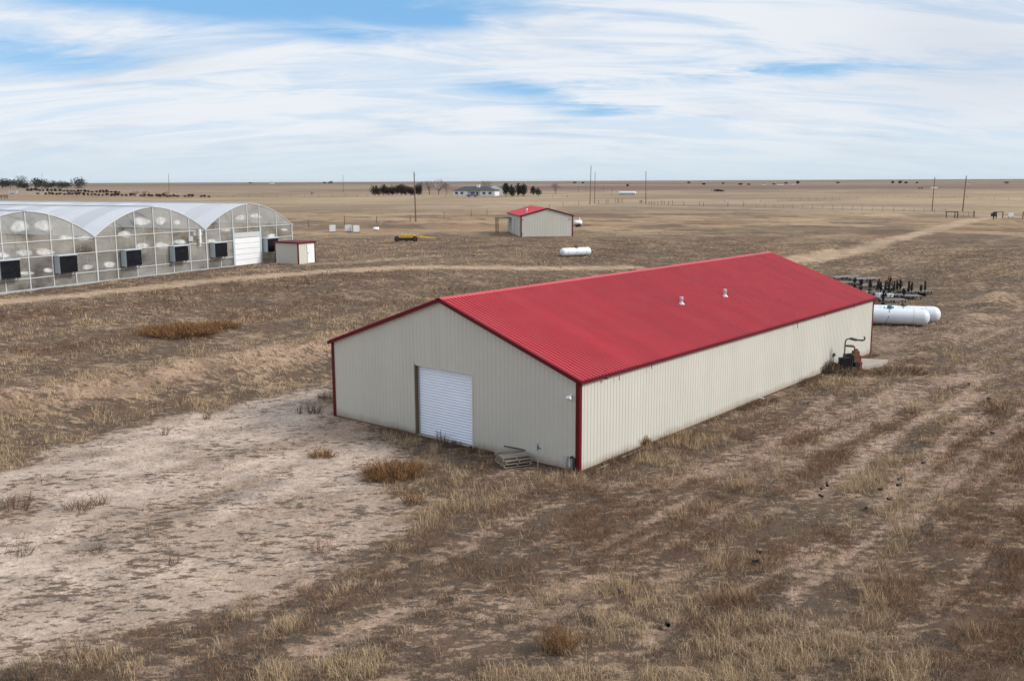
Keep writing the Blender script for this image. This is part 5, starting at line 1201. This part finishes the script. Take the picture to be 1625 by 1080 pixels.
    # dead mats and litter on the pale pad
    x, y = sector_points(26000, 17, 75, 1.2); k = masks(x, y); lit = fbm(k['a']/1.6, k['b']/.42, 91, 4)*.6+k['n2']*.4
    keep = (rng.random(len(x)) < k['sand']*(.05+.95*ss(.52, .60, lit))) & free(x, y); x, y = x[keep], y[keep]; k = {q: v[keep] for q, v in k.items()}; n = len(x); z = gz(x, y, k)
    idx = np.repeat(np.arange(n), 7); m_ = len(idx); base = np.stack([x[idx]+rng.normal(size=m_)*.10, y[idx]+rng.normal(size=m_)*.10, z[idx]], 1)
    cc = np.where((rng.random(m_) < .6)[:, None], GREYB, DARKB)*rng.uniform(.7, 1.2, (m_, 1))
    tag(link('dead_litter', single_tri('dead_litter', base, rng.uniform(.03, .10, m_), np.clip(k['r'][idx]/1500*.9, .012, .05), rng.uniform(.5, 2.2, m_), rng.uniform(0, 6.28, m_), cc, M['plant'])), 'dark dead mats of low weeds on the pale bare soil', 'dead weeds', kind='stuff')
grow()
def bush(px, py, wm, hm, label, cols, seed, n=160, upright=.5, cat='dry bush'):
    rr = np.random.default_rng(seed); g = np.array(at(px, py)); V = []; F = []; C_ = []
    nn = n; t = rr.uniform(0, 6.28, nn); rad = np.sqrt(rr.random(nn)); bx = np.cos(t)*rad*wm*.36; by = np.sin(t)*rad*wm*.36*.7
    h = hm*rr.uniform(.45, 1.0, nn)*(1-.45*rad**2); lx = bx*upright+rr.normal(size=nn)*hm*.16; ly = by*upright+rr.normal(size=nn)*hm*.16; wd = max(.009, .9/ppm(g))
    for i in range(nn):
        c_ = np.array(cols[rr.integers(0, len(cols))])*rr.uniform(.7, 1.3)
        for s in range(4):
            f = 0 if s == 0 else rr.uniform(.2, .85); p = np.array([bx[i]+lx[i]*f, by[i]+ly[i]*f, h[i]*f])
            e = np.array([bx[i]+lx[i], by[i]+ly[i], h[i]]) if s == 0 else p+np.array([rr.normal()*hm*.16, rr.normal()*hm*.16, hm*rr.uniform(.1, .35)])
            a = rr.uniform(0, 6.28); sd = np.array([math.cos(a), math.sin(a), 0])*wd*(.6 if s == 0 else .45); V += [p-sd, p+sd, e]; C_ += [c_]*3
    V = np.array(V); F = np.arange(len(V)).reshape(-1, 3); o = link('dry_bush', np_mesh('dry_bush', V, F, M['plant'], False, np.array(C_))); o.location = (g[0], g[1], float(gz(g[:1], g[1:2])[0])); tag(o, label, cat)
RB = [(.21, .105, .045), (.15, .075, .038), (.26, .15, .07)]; GB_ = [(.17, .13, .095), (.11, .085, .065), (.22, .16, .10)]; TB = [(.20, .12, .08), (.15, .095, .07)]
for args in ((625, 757, 2.7, .85, 'broad rusty orange bush on the bare soil left of the pallet stack', RB, 1, 620), (285, 531, 5.6, 1.05, 'wide orange brown bush on the upper field beyond the bank', RB, 2, 900), (350, 519, 3.2, .6, 'lower orange brown bush right of the wide one on the upper field', RB, 3, 380),
    (28, 806, 1.4, .75, 'upright reddish weed clump at the left edge of the bare soil', TB, 4, 60), (125, 808, 1.3, .65, 'reddish weed clump second from the left on the bare soil', TB, 5, 60), (160, 800, .8, .55, 'thin weed clump right of the reddish one on the bare soil', TB, 6, 30), (512, 725, 1.2, .5, 'rusty low bush left of the broad orange bush', RB, 7, 120), (510, 880, .8, .7, 'spindly reddish weed standing alone at the middle of the bare soil', TB, 8, 34),
    (30, 880, 1.1, .6, 'dark spiky weed near the left edge below the reddish clumps', GB_, 9, 40), (155, 875, .8, .45, 'dark low spiky weed on the bare soil', GB_, 10, 40), (275, 895, .6, .5, 'thin reddish weed low in the bare soil', TB, 11, 24), (122, 1045, .8, .75, 'two headed reddish weed near the bottom left corner', TB, 12, 30), (35, 1078, 1.0, .6, 'dark bushy weed in the bottom left corner', GB_, 13, 110),
    (885, 1030, 1.0, .95, 'tall rusty weed in the foreground below the barn corner', RB, 14, 130), (700, 703, .7, .75, 'two tall dry stalks standing in front of the white roll-up door', GB_, 15, 22), (715, 707, 1.1, .4, 'low dry weeds at the foot of the roll-up door', GB_, 16, 90), (768, 709, 1.1, .5, 'grey weeds against the gable between door and pallets', GB_, 17, 90), (500, 655, .9, .7, 'dark spiky weed left of the barn corner on pale soil', GB_, 18, 40), (515, 632, .8, .5, 'dark weed higher up left of the barn corner', GB_, 19, 40), (655, 800, 1.0, .7, 'rusty weed at the edge of the bare soil below the orange bush', RB, 20, 80),
    (1022, 708, .7, .7, 'rusty weed tuft against the foot of the long wall', RB, 21, 90), (1310, 590, 2.2, 1.0, 'grey weed thicket at the wall left of the engine', GB_, 22, 260), (1350, 596, 2.0, .7, 'dry weeds growing up in front of the radiator', GB_, 23, 120), (1432, 592, 3.6, .5, 'broad brown bush right of the engine beyond the pad', RB[1:2]+GB_, 24, 420), (945, 735, .5, .95, 'thin tall bare stalks against the long wall near the corner', GB_, 25, 12), (330, 665, .6, .55, 'thin dead stalks on pale soil below the bank', TB, 26, 20), (260, 690, .5, .6, 'single thin dead weed left on the pale soil below the bank', TB, 27, 14), (475, 655, .6, .5, 'dark forked weed stalks on pale soil near the bank', GB_, 28, 18), (900, 545, .01, .01, '', GB_, 29, 1)):
    if args[4]: bush(*args)
